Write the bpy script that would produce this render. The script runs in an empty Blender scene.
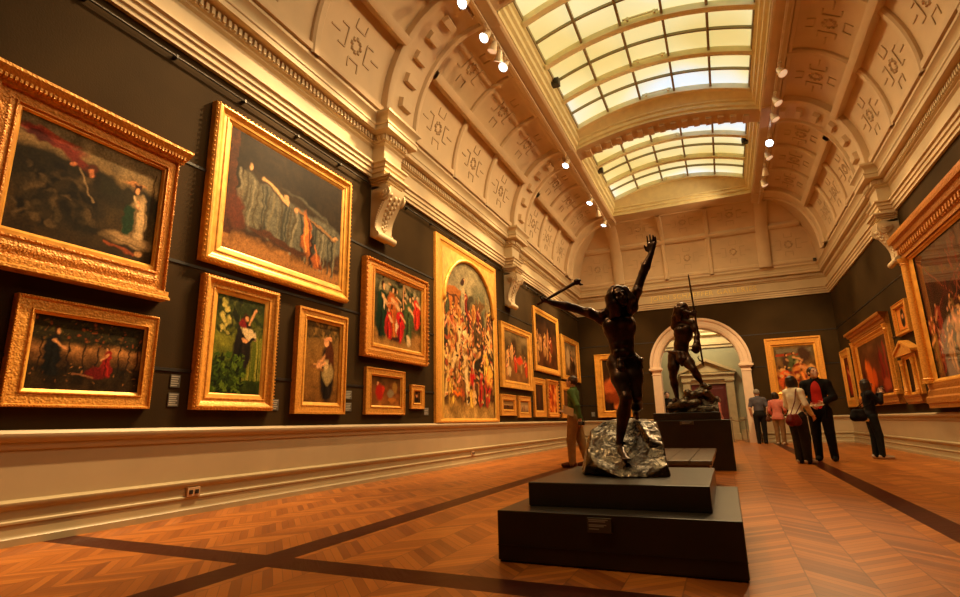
import bpy, bmesh, math, random
import numpy as np
from mathutils import Vector, Matrix
random.seed(7); np.random.seed(7)
SC = bpy.context.scene
COL = SC.collection
PI = math.pi

# ------------------------------------------------------------------ room dimensions (metres)
XL, XR, YB, YF = -5.2, 3.76, 21.6, -4.6     # left, right, back, front walls
XC = -0.72                                  # room axis
ZW = 5.06                                   # top of the dark wall, underside of the cornice
ZS = 6.12                                   # top of the cornice, springing of the vault
VC, VA, VB = 2.62, 1.58, 2.1                # vault quarter ellipse: centre offset, horizontal, vertical
ZT = ZS + VB                                # flat strip round the skylights
HALF = (XR - XL) / 2
RIBS = [1.3, 7.5, 13.75, 19.2]

# ------------------------------------------------------------------ helpers
def srgb(r, g, b):
    f = lambda c: (c/255/12.92 if c/255 <= .04045 else ((c/255+.055)/1.055)**2.4)
    return (f(r), f(g), f(b))

def props(o, label=None, cat=None, group=None, kind=None):
    if label: o['label'] = label
    if cat: o['category'] = cat
    if group: o['group'] = group
    if kind: o['kind'] = kind
    return o

def thing(name, loc, label, cat, group=None, kind=None):
    o = bpy.data.objects.new(name, None); COL.objects.link(o)
    o.location = loc; o.empty_display_size = .1
    return props(o, label, cat, group, kind)

def wloc(o):
    v = Vector((0, 0, 0))
    while o is not None:
        v = v + o.location; o = o.parent
    return v

class MB:
    """collects faces and builds one mesh object"""
    def __init__(s): s.v = []; s.f = []
    def add(s, vs, fs):
        n = len(s.v); s.v += [tuple(v) for v in vs]; s.f += [tuple(i+n for i in f) for f in fs]; return s
    def box(s, x0, x1, y0, y1, z0, z1):
        vs = [(x, y, z) for x in (x0, x1) for y in (y0, y1) for z in (z0, z1)]
        return s.add(vs, [(0,1,3,2),(4,6,7,5),(0,4,5,1),(2,3,7,6),(0,2,6,4),(1,5,7,3)])
    def hexa(s, b, t):
        return s.add(list(b)+list(t), [(3,2,1,0),(4,5,6,7),(0,1,5,4),(1,2,6,5),(2,3,7,6),(3,0,4,7)])
    def prism(s, pts, f0, f1):
        """polygon pts through mapping f0(p), f1(p) at the two ends"""
        n = len(pts)
        s.add([f0(p) for p in pts]+[f1(p) for p in pts],
              [tuple(range(n))[::-1], tuple(range(n, 2*n))]+[(i, (i+1) % n, n+(i+1) % n, n+i) for i in range(n)])
        return s
    def tube(s, pts, r, n=10, cap=True):
        pts = [Vector(p) for p in pts]; m = len(pts)
        rs = r if isinstance(r, (list, tuple)) else [r]*m
        up = None; rings = []
        for i, p in enumerate(pts):
            d = (pts[min(i+1, m-1)]-pts[max(i-1, 0)]).normalized()
            if up is None: up = d.orthogonal().normalized()
            a = (up - d*up.dot(d)).normalized(); b = d.cross(a); up = a
            rings.append([p+(a*math.cos(2*PI*k/n)+b*math.sin(2*PI*k/n))*rs[i] for k in range(n)])
        vs = [q for g in rings for q in g]
        fs = [(i*n+k, i*n+(k+1) % n, (i+1)*n+(k+1) % n, (i+1)*n+k) for i in range(m-1) for k in range(n)]
        if cap: fs += [tuple(range(n))[::-1], tuple((m-1)*n+k for k in range(n))]
        return s.add(vs, fs)
    def ball(s, c, r, nu=10, nv=6):
        r = r if isinstance(r, (list, tuple)) else (r, r, r)
        vs = [(c[0], c[1], c[2]-r[2])]
        for j in range(1, nv):
            t = -PI/2+PI*j/nv
            for i in range(nu):
                a = 2*PI*i/nu
                vs.append((c[0]+r[0]*math.cos(t)*math.cos(a), c[1]+r[1]*math.cos(t)*math.sin(a), c[2]+r[2]*math.sin(t)))
        vs.append((c[0], c[1], c[2]+r[2])); e = len(vs)-1
        fs = [(0, 1+(i+1) % nu, 1+i) for i in range(nu)]
        for j in range(nv-2):
            for i in range(nu):
                fs.append((1+j*nu+i, 1+j*nu+(i+1) % nu, 1+(j+1)*nu+(i+1) % nu, 1+(j+1)*nu+i))
        fs += [(e, 1+(nv-2)*nu+i, 1+(nv-2)*nu+(i+1) % nu) for i in range(nu)]
        return s.add(vs, fs)
    def grid(s, P, ni, nj):
        """P(i,j) -> point, i in 0..ni, j in 0..nj"""
        vs = [P(i, j) for i in range(ni+1) for j in range(nj+1)]
        w = nj+1
        return s.add(vs, [(i*w+j, (i+1)*w+j, (i+1)*w+j+1, i*w+j+1) for i in range(ni) for j in range(nj)])
    def build(s, name, mat, parent=None, smooth=False, bevel=0, recalc=True, base=True, label=None, autosm=None):
        me = bpy.data.meshes.new(name)
        if parent is not None: org = wloc(parent); loc = Vector((0, 0, 0))
        elif base:
            a = np.array(s.v); org = Vector((*((a.min(0)+a.max(0))/2)[:2], a[:, 2].min())); loc = org
        else: org = loc = Vector((0, 0, 0))
        me.from_pydata([(v[0]-org.x, v[1]-org.y, v[2]-org.z) for v in s.v], [], s.f)
        if recalc:
            bm = bmesh.new(); bm.from_mesh(me); bmesh.ops.recalc_face_normals(bm, faces=bm.faces); bm.to_mesh(me); bm.free()
        me.materials.append(mat)
        o = bpy.data.objects.new(name, me); COL.objects.link(o); o.location = loc
        if parent is not None: o.parent = parent
        if smooth: me.polygons.foreach_set('use_smooth', [True]*len(me.polygons))
        if autosm:
            me.polygons.foreach_set('use_smooth', [True]*len(me.polygons)); me.set_sharp_from_angle(angle=autosm)
        if bevel:
            m = o.modifiers.new('bevel', 'BEVEL'); m.width = bevel; m.segments = 2; m.limit_method = 'ANGLE'
        if label: o['label'] = label
        return o

# ------------------------------------------------------------------ node materials
def newmat(name):
    m = bpy.data.materials.new(name); m.use_nodes = True
    nt = m.node_tree; b = nt.nodes['Principled BSDF']
    return m, nt, b

def N(nt, t, **kw):
    n = nt.nodes.new(t)
    for k, v in kw.items():
        if k.startswith('i_'):
            key = k[2:]
            n.inputs[int(key) if key.isdigit() else key.replace('_', ' ')].default_value = v
        else: setattr(n, k, v)
    return n

def simple(name, col, rough=.6, metal=0, var=.12, scale=6, bump=0, bscale=40, spec=.5, coat=0, detail=4):
    m, nt, b = newmat(name); L = nt.links.new
    co = N(nt, 'ShaderNodeTexCoord')
    nz = N(nt, 'ShaderNodeTexNoise', i_Scale=scale, i_Detail=detail)
    L(co.outputs['Object'], nz.inputs['Vector'])
    rp = N(nt, 'ShaderNodeMapRange', i_3=1-var, i_4=1+var); rp.inputs[1].default_value = .3; rp.inputs[2].default_value = .7
    L(nz.outputs['Fac'], rp.inputs[0])
    mx = N(nt, 'ShaderNodeVectorMath', operation='SCALE'); mx.inputs[0].default_value = col
    L(rp.outputs[0], mx.inputs['Scale']); L(mx.outputs[0], b.inputs['Base Color'])
    b.inputs['Roughness'].default_value = rough; b.inputs['Metallic'].default_value = metal
    b.inputs['Specular IOR Level'].default_value = spec; b.inputs['Coat Weight'].default_value = coat
    if bump:
        n2 = N(nt, 'ShaderNodeTexNoise', i_Scale=bscale, i_Detail=3); L(co.outputs['Object'], n2.inputs['Vector'])
        bp = N(nt, 'ShaderNodeBump', i_Strength=bump, i_Distance=.01); L(n2.outputs['Fac'], bp.inputs['Height']); L(bp.outputs[0], b.inputs['Normal'])
    return m

def gold(name, col, carve=.5, scale=28, rough=.36, metal=.35):
    m, nt, b = newmat(name); L = nt.links.new
    co = N(nt, 'ShaderNodeTexCoord')
    vo = N(nt, 'ShaderNodeTexVoronoi', i_Scale=scale, feature='SMOOTH_F1'); L(co.outputs['Object'], vo.inputs['Vector'])
    nz = N(nt, 'ShaderNodeTexNoise', i_Scale=scale*.6, i_Detail=5); L(co.outputs['Object'], nz.inputs['Vector'])
    ad = N(nt, 'ShaderNodeMath', operation='ADD'); L(vo.outputs['Distance'], ad.inputs[0]); L(nz.outputs['Fac'], ad.inputs[1])
    bp = N(nt, 'ShaderNodeBump', i_Strength=carve, i_Distance=.012); L(ad.outputs[0], bp.inputs['Height']); L(bp.outputs[0], b.inputs['Normal'])
    cr = N(nt, 'ShaderNodeValToRGB'); L(nz.outputs['Fac'], cr.inputs[0])
    cr.color_ramp.elements[0].position = .3; cr.color_ramp.elements[1].position = .65
    cr.color_ramp.elements[0].color = (col[0]*.72, col[1]*.62, col[2]*.55, 1); cr.color_ramp.elements[1].color = (*col, 1)
    L(cr.outputs[0], b.inputs['Base Color'])
    b.inputs['Metallic'].default_value = metal; b.inputs['Roughness'].default_value = rough
    return m

M = {}
M['wall'] = simple('dark_olive_wall_paint', (.042, .0245, .0085), .75, var=.22, scale=1.1, bump=.15, bscale=60, spec=.06)
M['plaster'] = simple('cream_plaster', (.58, .46, .28), .6, var=.06, scale=2.5, bump=.05, bscale=80)
M['vault'] = simple('vault_plaster', (.60, .45, .27), .65, var=.07, scale=2, bump=.06, bscale=60)
M['vault_orn'] = simple('shaded_ornament_plaster', (.50, .37, .22), .65, var=.1, scale=3)  # vault tone darkened: shading of the incised lines put into the colour
M['skyframe'] = simple('skylight_frame_paint', (.84, .78, .47), .5, var=.06)
M['skybar'] = simple('skylight_bar_paint', (.30, .25, .12), .5, var=.06)
M['dado'] = simple('dado_paint', (.45, .345, .205), .5, var=.05, scale=2)
M['base'] = simple('baseboard_paint', (.40, .325, .185), .42, var=.06, scale=3)
M['arch'] = simple('arch_paint', (.78, .60, .43), .5, var=.04)
M['rail'] = simple('dark_rail', (.012, .010, .008), .45)
M['gold'] = gold('gilt', (.90, .43, .07), .4, 60, .40, .25)
M['gold_carved'] = gold('gilt_carved', (.86, .38, .055), .6, 60, .46, .2)
M['gold_plain'] = gold('gilt_plain', (.96, .50, .085), .1, 12, .34, .25)
M['gold_old'] = gold('gilt_old', (.58, .23, .035), .8, 45, .42)
M['gold_leaf'] = gold('gilt_leaf_flat', (.80, .50, .10), .1, 14, .5, .25)
M['black'] = simple('pedestal_paint', (.026, .019, .012), .33, var=.15, scale=5, spec=.5)
M['bench'] = simple('bench_wood', (.12, .075, .04), .3, var=.2, scale=7)
M['bronze'] = simple('dark_bronze', (.048, .025, .014), .34, .8, var=.6, scale=9, bump=.35, bscale=26)
M['bronze_rock'] = simple('bronze_rock', (.13, .105, .07), .24, .9, var=.7, scale=9, bump=.8, bscale=16)
def creased(name, col, rough, metal):
    m, nt, b = newmat(name); L = nt.links.new
    co = N(nt, 'ShaderNodeTexCoord'); nz = N(nt, 'ShaderNodeTexNoise', i_Scale=5, i_Detail=5); L(co.outputs['Object'], nz.inputs['Vector'])
    mx = N(nt, 'ShaderNodeVectorMath', operation='MULTIPLY_ADD'); L(nz.outputs['Color'], mx.inputs[0]); mx.inputs[1].default_value = (.35, .35, .35); L(co.outputs['Object'], mx.inputs[2])
    vo = N(nt, 'ShaderNodeTexVoronoi', i_Scale=5.0, feature='F1'); L(mx.outputs[0], vo.inputs['Vector'])
    v2 = N(nt, 'ShaderNodeTexNoise', i_Scale=34, i_Detail=4); L(co.outputs['Object'], v2.inputs['Vector'])
    ad = N(nt, 'ShaderNodeMath', operation='MULTIPLY_ADD'); L(v2.outputs['Fac'], ad.inputs[0]); ad.inputs[1].default_value = .12; L(vo.outputs['Distance'], ad.inputs[2])
    bp = N(nt, 'ShaderNodeBump', i_Strength=.5, i_Distance=.07); L(ad.outputs[0], bp.inputs['Height']); L(bp.outputs[0], b.inputs['Normal'])
    cr = N(nt, 'ShaderNodeValToRGB'); L(nz.outputs['Fac'], cr.inputs[0])
    cr.color_ramp.elements[0].position = .32; cr.color_ramp.elements[1].position = .68
    cr.color_ramp.elements[0].color = (col[0]*.3, col[1]*.26, col[2]*.22, 1); cr.color_ramp.elements[1].color = (*col, 1)
    L(cr.outputs[0], b.inputs['Base Color']); b.inputs['Metallic'].default_value = metal; b.inputs['Roughness'].default_value = rough
    return m
M['bronze_rock'] = creased('bronze_rock', (.125, .10, .066), .26, .85)
M['plaque'] = simple('plaque_metal', (.10, .09, .065), .4, .3)
M['card'] = simple('label_card', (.10, .09, .07), .6)
M['cardtext'] = simple('label_text', (.42, .40, .34), .6)
M['socket'] = simple('socket_plastic', (.52, .34, .20), .4)
M['lampmetal'] = simple('lamp_metal', (.72, .62, .46), .35, .2)
M['lampdark'] = simple('track_metal', (.30, .24, .17), .4, .5)
M['sensor'] = simple('sensor_plastic', (.05, .045, .035), .5)
M['letter'] = gold('gilt_letters', (.95, .74, .22), .02, 20, .35, .15)
M['farwall'] = simple('far_wall_paint', (.40, .38, .22), .6, var=.04)
M['farstone'] = simple('far_stone', (.60, .47, .24), .6, var=.08)
M['reddoor'] = simple('red_door', (.14, .02, .014), .45)
M['rope'] = simple('rope', (.20, .13, .05), .7)

def emis(name, col, st):
    m, nt, b = newmat(name)
    b.inputs['Base Color'].default_value = (*col, 1); b.inputs['Emission Color'].default_value = (*col, 1)
    b.inputs['Emission Strength'].default_value = st
    return m
M['lens'] = emis('lit_lamp_lens', (.80, .92, 1.0), 9)
M['lens_dim'] = emis('dim_lamp_lens', (1, .72, .42), .45)

def glass_mat():
    """skylight panes; their own glow replaces the sky, noise mixing yellow and bluish"""
    m, nt, b = newmat('skylight_glass'); L = nt.links.new
    co = N(nt, 'ShaderNodeTexCoord'); 
    nz = N(nt, 'ShaderNodeTexNoise', i_Scale=.33, i_Detail=1.5); L(co.outputs['Object'], nz.inputs['Vector'])
    cr = N(nt, 'ShaderNodeValToRGB'); L(nz.outputs['Fac'], cr.inputs[0])
    e = cr.color_ramp.elements
    e[0].position = .38; e[0].color = (.70, .56, .20, 1)
    e[1].position = .66; e[1].color = (.72, .86, .95, 1)
    k = cr.color_ramp.elements.new(.54); k.color = (.82, .74, .38, 1)
    L(cr.outputs[0], b.inputs['Emission Color']); b.inputs['Emission Strength'].default_value = GLASS_E
    b.inputs['Base Color'].default_value = (.4, .36, .2, 1); b.inputs['Roughness'].default_value = .25
    return m

def floor_mat():
    m, nt, b = newmat('herringbone_parquet'); L = nt.links.new
    co = N(nt, 'ShaderNodeTexCoord'); sp = N(nt, 'ShaderNodeSeparateXYZ'); L(co.outputs['Object'], sp.inputs[0])
    def mth(op, a, b2=None, c=None):
        n = N(nt, 'ShaderNodeMath', operation=op)
        for i, q in enumerate((a, b2, c)):
            if q is None: continue
            if isinstance(q, (int, float)): n.inputs[i].default_value = q
            else: L(q, n.inputs[i])
        return n.outputs[0]
    X, Y = sp.outputs[0], sp.outputs[1]
    CW, PW = .30, .055
    u = mth('DIVIDE', X, CW); ci = mth('FLOOR', u); fr = mth('SUBTRACT', u, ci)
    par = mth('MODULO', mth('ABSOLUTE', ci), 2.0)
    sgn = mth('SUBTRACT', mth('MULTIPLY', par, 2.0), 1.0)
    sh = mth('MULTIPLY', mth('MULTIPLY', mth('SUBTRACT', fr, .5), CW*1.0), sgn)
    v = mth('DIVIDE', mth('ADD', Y, sh), PW*1.414); pi_ = mth('FLOOR', v); pf = mth('SUBTRACT', v, pi_)
    cv = N(nt, 'ShaderNodeCombineXYZ'); L(ci, cv.inputs[0]); L(pi_, cv.inputs[1])
    wn = N(nt, 'ShaderNodeTexWhiteNoise', noise_dimensions='3D'); L(cv.outputs[0], wn.inputs['Vector'])
    # grain along the plank
    gv = N(nt, 'ShaderNodeCombineXYZ'); L(mth('MULTIPLY', v, 3.0), gv.inputs[0]); L(mth('MULTIPLY', u, .9), gv.inputs[1]); L(ci, gv.inputs[2])
    gn = N(nt, 'ShaderNodeTexNoise', i_Scale=2.2, i_Detail=4); L(gv.outputs[0], gn.inputs['Vector'])
    t = mth('ADD', mth('MULTIPLY', wn.outputs['Value'], .62), mth('MULTIPLY', gn.outputs['Fac'], .45))
    t = mth('SUBTRACT', t, mth('MULTIPLY', par, .16))
    cr = N(nt, 'ShaderNodeValToRGB'); L(t, cr.inputs[0])
    e = cr.color_ramp.elements
    e[0].position = .02; e[0].color = (.22, .058, .010, 1); e[1].position = .95; e[1].color = (.62, .215, .034, 1)
    k = e.new(.5); k.color = (.44, .138, .020, 1)
    # joints between planks and between columns
    j1 = mth('MINIMUM', pf, mth('SUBTRACT', 1.0, pf)); j1 = mth('LESS_THAN', j1, .035)
    j2 = mth('MINIMUM', fr, mth('SUBTRACT', 1.0, fr)); j2 = mth('LESS_THAN', j2, .012)
    j = mth('MAXIMUM', j1, j2)
    # dark jarrah bands: two along the room, cross bands
    def band(c, a, w): return mth('LESS_THAN', mth('ABSOLUTE', mth('SUBTRACT', c, a)), w)
    bd = mth('MAXIMUM', band(X, -2.88, .125), band(X, 1.45, .12))
    bd = mth('MAXIMUM', bd, band(Y, 2.92, .125))
    bd = mth('MAXIMUM', bd, band(Y, 24.2, .125))
    bn = N(nt, 'ShaderNodeTexNoise', i_Scale=3, i_Detail=4); L(co.outputs['Object'], bn.inputs['Vector'])
    bc = N(nt, 'ShaderNodeValToRGB'); L(bn.outputs['Fac'], bc.inputs[0])
    bc.color_ramp.elements[0].color = (.030, .004, .002, 1); bc.color_ramp.elements[1].color = (.075, .012, .004, 1)
    m1 = N(nt, 'ShaderNodeMix', data_type='RGBA'); L(mth('MULTIPLY', j, .6), m1.inputs['Factor']); L(cr.outputs[0], m1.inputs['A']); m1.inputs['B'].default_value = (.10, .028, .008, 1)
    m2 = N(nt, 'ShaderNodeMix', data_type='RGBA'); L(bd, m2.inputs['Factor']); L(m1.outputs['Result'], m2.inputs['A']); L(bc.outputs[0], m2.inputs['B'])
    L(m2.outputs['Result'], b.inputs['Base Color'])
    rn = N(nt, 'ShaderNodeMapRange', i_3=.24, i_4=.42); L(gn.outputs['Fac'], rn.inputs[0]); L(rn.outputs[0], b.inputs['Roughness'])
    L(mth('MULTIPLY_ADD', bd, -.30, .38), b.inputs['Specular IOR Level'])
    bp = N(nt, 'ShaderNodeBump', i_Strength=.25, i_Distance=.004); L(mth('ADD', mth('MULTIPLY', wn.outputs['Value'], .6), mth('MULTIPLY', j, -1.0)), bp.inputs['Height']); L(bp.outputs[0], b.inputs['Normal'])
    return m

def paint_mat(name, coat):
    m, nt, b = newmat(name); L = nt.links.new
    at = N(nt, 'ShaderNodeAttribute', attribute_name='paint')
    co = N(nt, 'ShaderNodeTexCoord'); nz = N(nt, 'ShaderNodeTexNoise', i_Scale=60, i_Detail=5); L(co.outputs['Object'], nz.inputs['Vector'])
    rp = N(nt, 'ShaderNodeMapRange', i_3=.75, i_4=1.25); rp.inputs[1].default_value = .3; rp.inputs[2].default_value = .7; L(nz.outputs['Fac'], rp.inputs[0])
    mx = N(nt, 'ShaderNodeVectorMath', operation='SCALE'); L(at.outputs['Color'], mx.inputs[0]); L(rp.outputs[0], mx.inputs['Scale'])
    L(mx.outputs[0], b.inputs['Base Color']); b.inputs['Roughness'].default_value = .6; b.inputs['Specular IOR Level'].default_value = .08
    b.inputs['Coat Weight'].default_value = coat; b.inputs['Coat Roughness'].default_value = .03
    return m
GLASS_E = .98
M['glass'] = glass_mat(); M['floor'] = floor_mat(); M['paint'] = paint_mat('oil_paint', 0); M['paint_glazed'] = paint_mat('oil_paint_under_glass', 1)
# ------------------------------------------------------------------ the setting
def W_left(a, z, d): return (XL+d, a, z)
def W_right(a, z, d): return (XR-d, -a, z)
def W_back(a, z, d): return (a, YB-d, z)
WALL = {'left': W_left, 'right': W_right, 'back': W_back}

def struct(o, label): return props(o, label, kind='structure')

fl = MB().add([(XL-.3, YF-.3, 0), (XR+.3, YF-.3, 0), (XR+.3, 26, 0), (XL-.3, 26, 0)], [(0, 1, 2, 3)])
struct(fl.build('floor', M['floor'], base=False, recalc=False), 'polished orange herringbone parquet floor with dark bands')

def wall_slab(name, mp, a0, a1, label):
    mb = MB()
    mb.prism([(0, 0), (0, 6.3), (-.3, 6.3), (-.3, 0)], lambda p: mp(a0, p[1], p[0]), lambda p: mp(a1, p[1], p[0]))
    w = struct(mb.build(name, M['wall']), label)
    # thin horizontal battens between the boards
    for z in (3.78, 2.62, 1.467):
        b = MB().prism([(0, z-.022), (.010, z-.02), (.010, z+.012), (0, z+.014)], lambda p: mp(a0, p[1], p[0]), lambda p: mp(a1, p[1], p[0]))
        b.build('batten', M['rail'], w)
    return w
wall_slab('wall_left', W_left, YF, YB, 'long dark olive wall hung with gilt framed paintings, beside the green jumper')
wall_slab('wall_right', W_right, -YB, -YF, 'dark wall on the right hung with architectural gilt frames')
b = MB().box(XL-.3, XR+.3, YF-.3, YF, 0, 9.5)
struct(b.build('wall_front', M['wall']), 'dark end wall behind the viewer')

# back wall with the arched opening
ARC = (-.725, 2.80, 1.39)
def back_wall():
    mb = MB(); ax, az, R = ARC; n = 28
    zt = 6.3; arc = [(ax+R*math.cos(PI*k/n), az+R*math.sin(PI*k/n)) for k in range(n+1)]
    front = []; y0, y1 = YB, YB+.45
    for y in (y0, y1):
        mb.add([(XL-.3, y, 0), (ax-R, y, 0), (ax-R, y, az), (XL-.3, y, az)], [(0,1,2,3)])
        mb.add([(ax+R, y, 0), (XR+.3, y, 0), (XR+.3, y, az), (ax+R, y, az)], [(0,1,2,3)])
        top = [(ax+R, zt)]+[(ax+R-2*R*k/n, zt) for k in range(1, n+1)]
        for k in range(n):
            a, c = arc[k], arc[k+1]
            mb.add([(a[0], y, a[1]), (c[0], y, c[1]), (c[0], y, zt), (a[0], y, zt)], [(0,1,2,3)])
        mb.add([(XL-.3, y, az), (ax-R, y, az), (ax-R, y, zt), (XL-.3, y, zt)], [(0,1,2,3)])
        mb.add([(ax+R, y, az), (XR+.3, y, az), (XR+.3, y, zt), (ax+R, y, zt)], [(0,1,2,3)])
    w = struct(mb.build('wall_back', M['wall'], recalc=False), 'dark end wall pierced by a cream round arch')
    # reveal (soffit) of the arch
    rv = MB(); path = [(ax+R, 0)]+arc+[(ax-R, 0)]
    rv.grid(lambda i, j: (path[i][0], (y0, y1)[j], path[i][1]), len(path)-1, 1)
    rv.build('arch_reveal', M['arch'], w, autosm=.6)
    for z in (3.78, 2.62, 1.467):
        for x0, x1 in ((XL, ax-math.sqrt(max(1.76**2-max(z-az, 0)**2, 0))), (ax+math.sqrt(max(1.76**2-max(z-az, 0)**2, 0)), XR)):
            MB().box(x0, x1, YB-.010, YB, z-.02, z+.012).build('batten', M['rail'], w)
    return w
back_wall()

# arch surround
def arch_trim():
    ax, az, R = ARC; mb = MB(); n = 40
    prof = [(0, 0), (0, .10), (.05, .12), (.10, .12), (.12, .09), (.25, .09), (.27, .13), (.34, .15), (.365, .15), (.365, 0)]
    pts = [[(ax+(R+r)*math.cos(PI*k/n), YB-d, az+(R+r)*math.sin(PI*k/n)) for r, d in prof] for k in range(n+1)]
    mb.grid(lambda i, j: pts[i][j], n, len(prof)-1)
    t = struct(mb.build('trim_1', M['arch'], autosm=.6), 'cream moulded archivolt round the end doorway')
    for s in (-1, 1):
        p = MB(); f = lambda u: ax+s*u
        def bx(u0, u1, d, z0, z1): p.box(min(f(u0), f(u1)), max(f(u0), f(u1)), YB-d, YB+.02, z0, z1)
        bx(R-.01, R+.30, .10, .30, az-.17); bx(R-.03, R+.34, .14, 0, .30)
        p.build('pilaster', M['arch'], t, bevel=.01)
        p = MB(); bx(R-.05, R+.36, .14, az-.17, az-.12); bx(R-.08, R+.40, .19, az-.12, az-.04); bx(R-.05, R+.36, .13, az-.04, az)
        bx(R-.02, R+.33, .12, az-.30, az-.27)
        p.build('impost', M['arch'], t, bevel=.01)
arch_trim()

# cornice profile (distance from wall, height)
CP = [(0, 5.05), (.05, 5.05), (.05, 5.10), (.075, 5.115), (.075, 5.18), (.10, 5.195), (.10, 5.25), (.135, 5.27), (.135, 5.30), (.04, 5.32),
      (.04, 5.60), (.08, 5.63), (.08, 5.655), (.12, 5.67), (.12, 5.77), (.15, 5.79), (.25, 5.80), (.25, 5.875), (.265, 5.89), (.265, 5.925),
      (.225, 5.94), (.23, 5.99), (.26, 6.04), (.31, 6.075), (.31, 6.12), (0, 6.14)]
BLK = [7.38, 13.6, 1.25]
def cornice(name, mp, a0, a1, blocks, label):
    mb = MB()
    mb.prism(CP, lambda p: mp(a0+p[0], p[1], p[0]), lambda p: mp(a1-p[0], p[1], p[0]))
    a = a0+.3
    while a < a1-.3:                                   # dentil course
        mb.prism([(.10, 5.68), (.155, 5.68), (.155, 5.765), (.10, 5.765)], lambda p: mp(a, p[1], p[0]), lambda p: mp(a+.042, p[1], p[0]))
        a += .08
    for c in blocks:                                   # entablature breaks forward over each console
        w = .27
        lay = [(p[0]+.25, p[1]) for p in CP[1:-1]]; lay = [(lay[0][0], 5.05)]+lay[1:]
        L = [[mp(c-w-(p-.29), z, 0), mp(c-w-(p-.29), z, p), mp(c+w+(p-.29), z, p), mp(c+w+(p-.29), z, 0)] for p, z in lay]
        n = len(L); mb.add([q for l in L for q in l], [(i*4+j, i*4+(j+1) % 4, (i+1)*4+(j+1) % 4, (i+1)*4+j) for i in range(n-1) for j in range(4)]+[(3, 2, 1, 0), (4*n-4, 4*n-3, 4*n-2, 4*n-1)])
        for u in (-1, 1):                              # dentils on the returns
            for d in (.06, .14, .22, .30): mb.prism([(d, 5.68), (d+.042, 5.68), (d+.042, 5.765), (d, 5.765)], lambda p: mp(c+u*(w+.05), p[1], p[0]), lambda p: mp(c+u*(w+.11), p[1], p[0]))
        k = c-w+.02
        while k < c+w-.04:
            mb.prism([(.34, 5.68), (.405, 5.68), (.405, 5.765), (.34, 5.765)], lambda p: mp(k, p[1], p[0]), lambda p: mp(k+.042, p[1], p[0]))
            k += .08
    return struct(mb.build(name, M['plaster'], autosm=.7), label)
cornice('trim_2', W_left, YF, YB, BLK, 'cream moulded cornice with dentils above the long left wall')
cornice('trim_3', W_right, -YB, -YF, [-c for c in BLK], 'cream moulded cornice with dentils above the right wall')
cornice('trim_4', W_back, XL, XR, [], 'cream cornice on the end wall bearing gilt lettering')

# gilt lettering on the end frieze
cu = bpy.data.curves.new('lettering', 'FONT'); cu.body = 'JOHN SCHAEFFER GALLERIES'
cu.align_x = 'CENTER'; cu.align_y = 'CENTER'; cu.size = .25; cu.extrude = .006; cu.space_character = 1.16; cu.space_word = 1.3
tx = bpy.data.objects.new('lettering', cu); COL.objects.link(tx)
tx.location = (-.36, YB-.05, 5.46); tx.rotation_euler = (PI/2, 0, 0); cu.materials.append(M['letter'])
bpy.context.view_layer.update()
me_ = bpy.data.meshes.new_from_object(tx.evaluated_get(bpy.context.evaluated_depsgraph_get())); t2 = bpy.data.objects.new('lettering', me_); COL.objects.link(t2)
t2.matrix_world = tx.matrix_world.copy(); bpy.data.objects.remove(tx); bpy.data.curves.remove(cu); t2.name = 'lettering'; tx = t2
props(tx, 'gilt capital letters along the end wall frieze', 'lettering')

# consoles under the breaks
def console(mp, c, label, i):
    f = mp(c, 4.0, 0)
    k = thing('console', (f[0], f[1], 3.95), label, 'bracket', 'scrolled consoles under the cornice', 'structure')
    w = .225
    ab = MB()
    for z0, z1, d, e in ((4.93, 4.97, .36, .02), (4.97, 5.01, .40, .05), (5.01, 5.05, .44, .08), (4.84, 4.93, .30, 0)):
        ab.prism([(0, z0), (d, z0), (d, z1), (0, z1)], lambda p: mp(c-w-e, p[1], p[0]), lambda p: mp(c+w+e, p[1], p[0]))
    ab.build('abacus', M['plaster'], k, bevel=.006)
    sc = []
    for t in range(25):                                # S curve front from volute to foot
        s = t/24; z = 4.86-.86*s
        d = .13+.25*(1-s)**1.5+.035*math.sin(2*PI*(s+.08))*(s < .92)
        sc.append((d, z))
    sc = [(0, 4.90)]+sc+[(.0, 3.99)]
    b = MB().prism(sc, lambda p: mp(c-w, p[1], p[0]), lambda p: mp(c+w, p[1], p[0])); b.build('scroll', M['plaster'], k, autosm=.6)
    v = MB()
    for s in (-1, 1):
        for (d, z, r, q) in ((.27, 4.74, .135, .03), (.27, 4.74, .08, .055), (.27, 4.74, .035, .08), (.10, 4.06, .06, .03)):
            a = [(d+r*math.cos(2*PI*j/18), z+r*math.sin(2*PI*j/18)) for j in range(18)]
            v.prism(a, lambda p: mp(c+s*(w-.02), p[1], p[0]), lambda p: mp(c+s*(w+q), p[1], p[0]))
        e = [(d*.86, z) for d, z in sc[8:23]]           # beaded edge on the cheek
        for d, z in e[::1]:
            v.ball(mp(c+s*(w+.008), z, d), .024, 6, 4)
    a = [(.15+.065*math.cos(2*PI*j/14), 4.00+.065*math.sin(2*PI*j/14)) for j in range(14)]
    v.prism(a, lambda p: mp(c-w-.05, p[1], p[0]), lambda p: mp(c+w+.05, p[1], p[0]))
    v.build('volute', M['plaster'], k, autosm=.6)
    lf = MB()                                          # acanthus leaf on the front
    for t in range(8):
        s = .16+.09*t; z = 4.86-.86*s; d = .13+.25*(1-s)**1.5+.035*math.sin(2*PI*(s+.08))
        for u in (-1, 1):
            lf.ball(mp(c+u*(.12-.011*t), z, d-.01), (.035, .035, .04), 8, 5)
        lf.ball(mp(c, z-.03, d-.01), (.035, .035, .05), 8, 5)
    lf.build('leaf', M['plaster'], k, smooth=True)
console(W_left, 7.38, 'scrolled cream console on the left wall above the upper and lower lady paintings', 1)
console(W_left, 13.6, 'scrolled cream console just beyond the tall arched altarpiece', 2)
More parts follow.
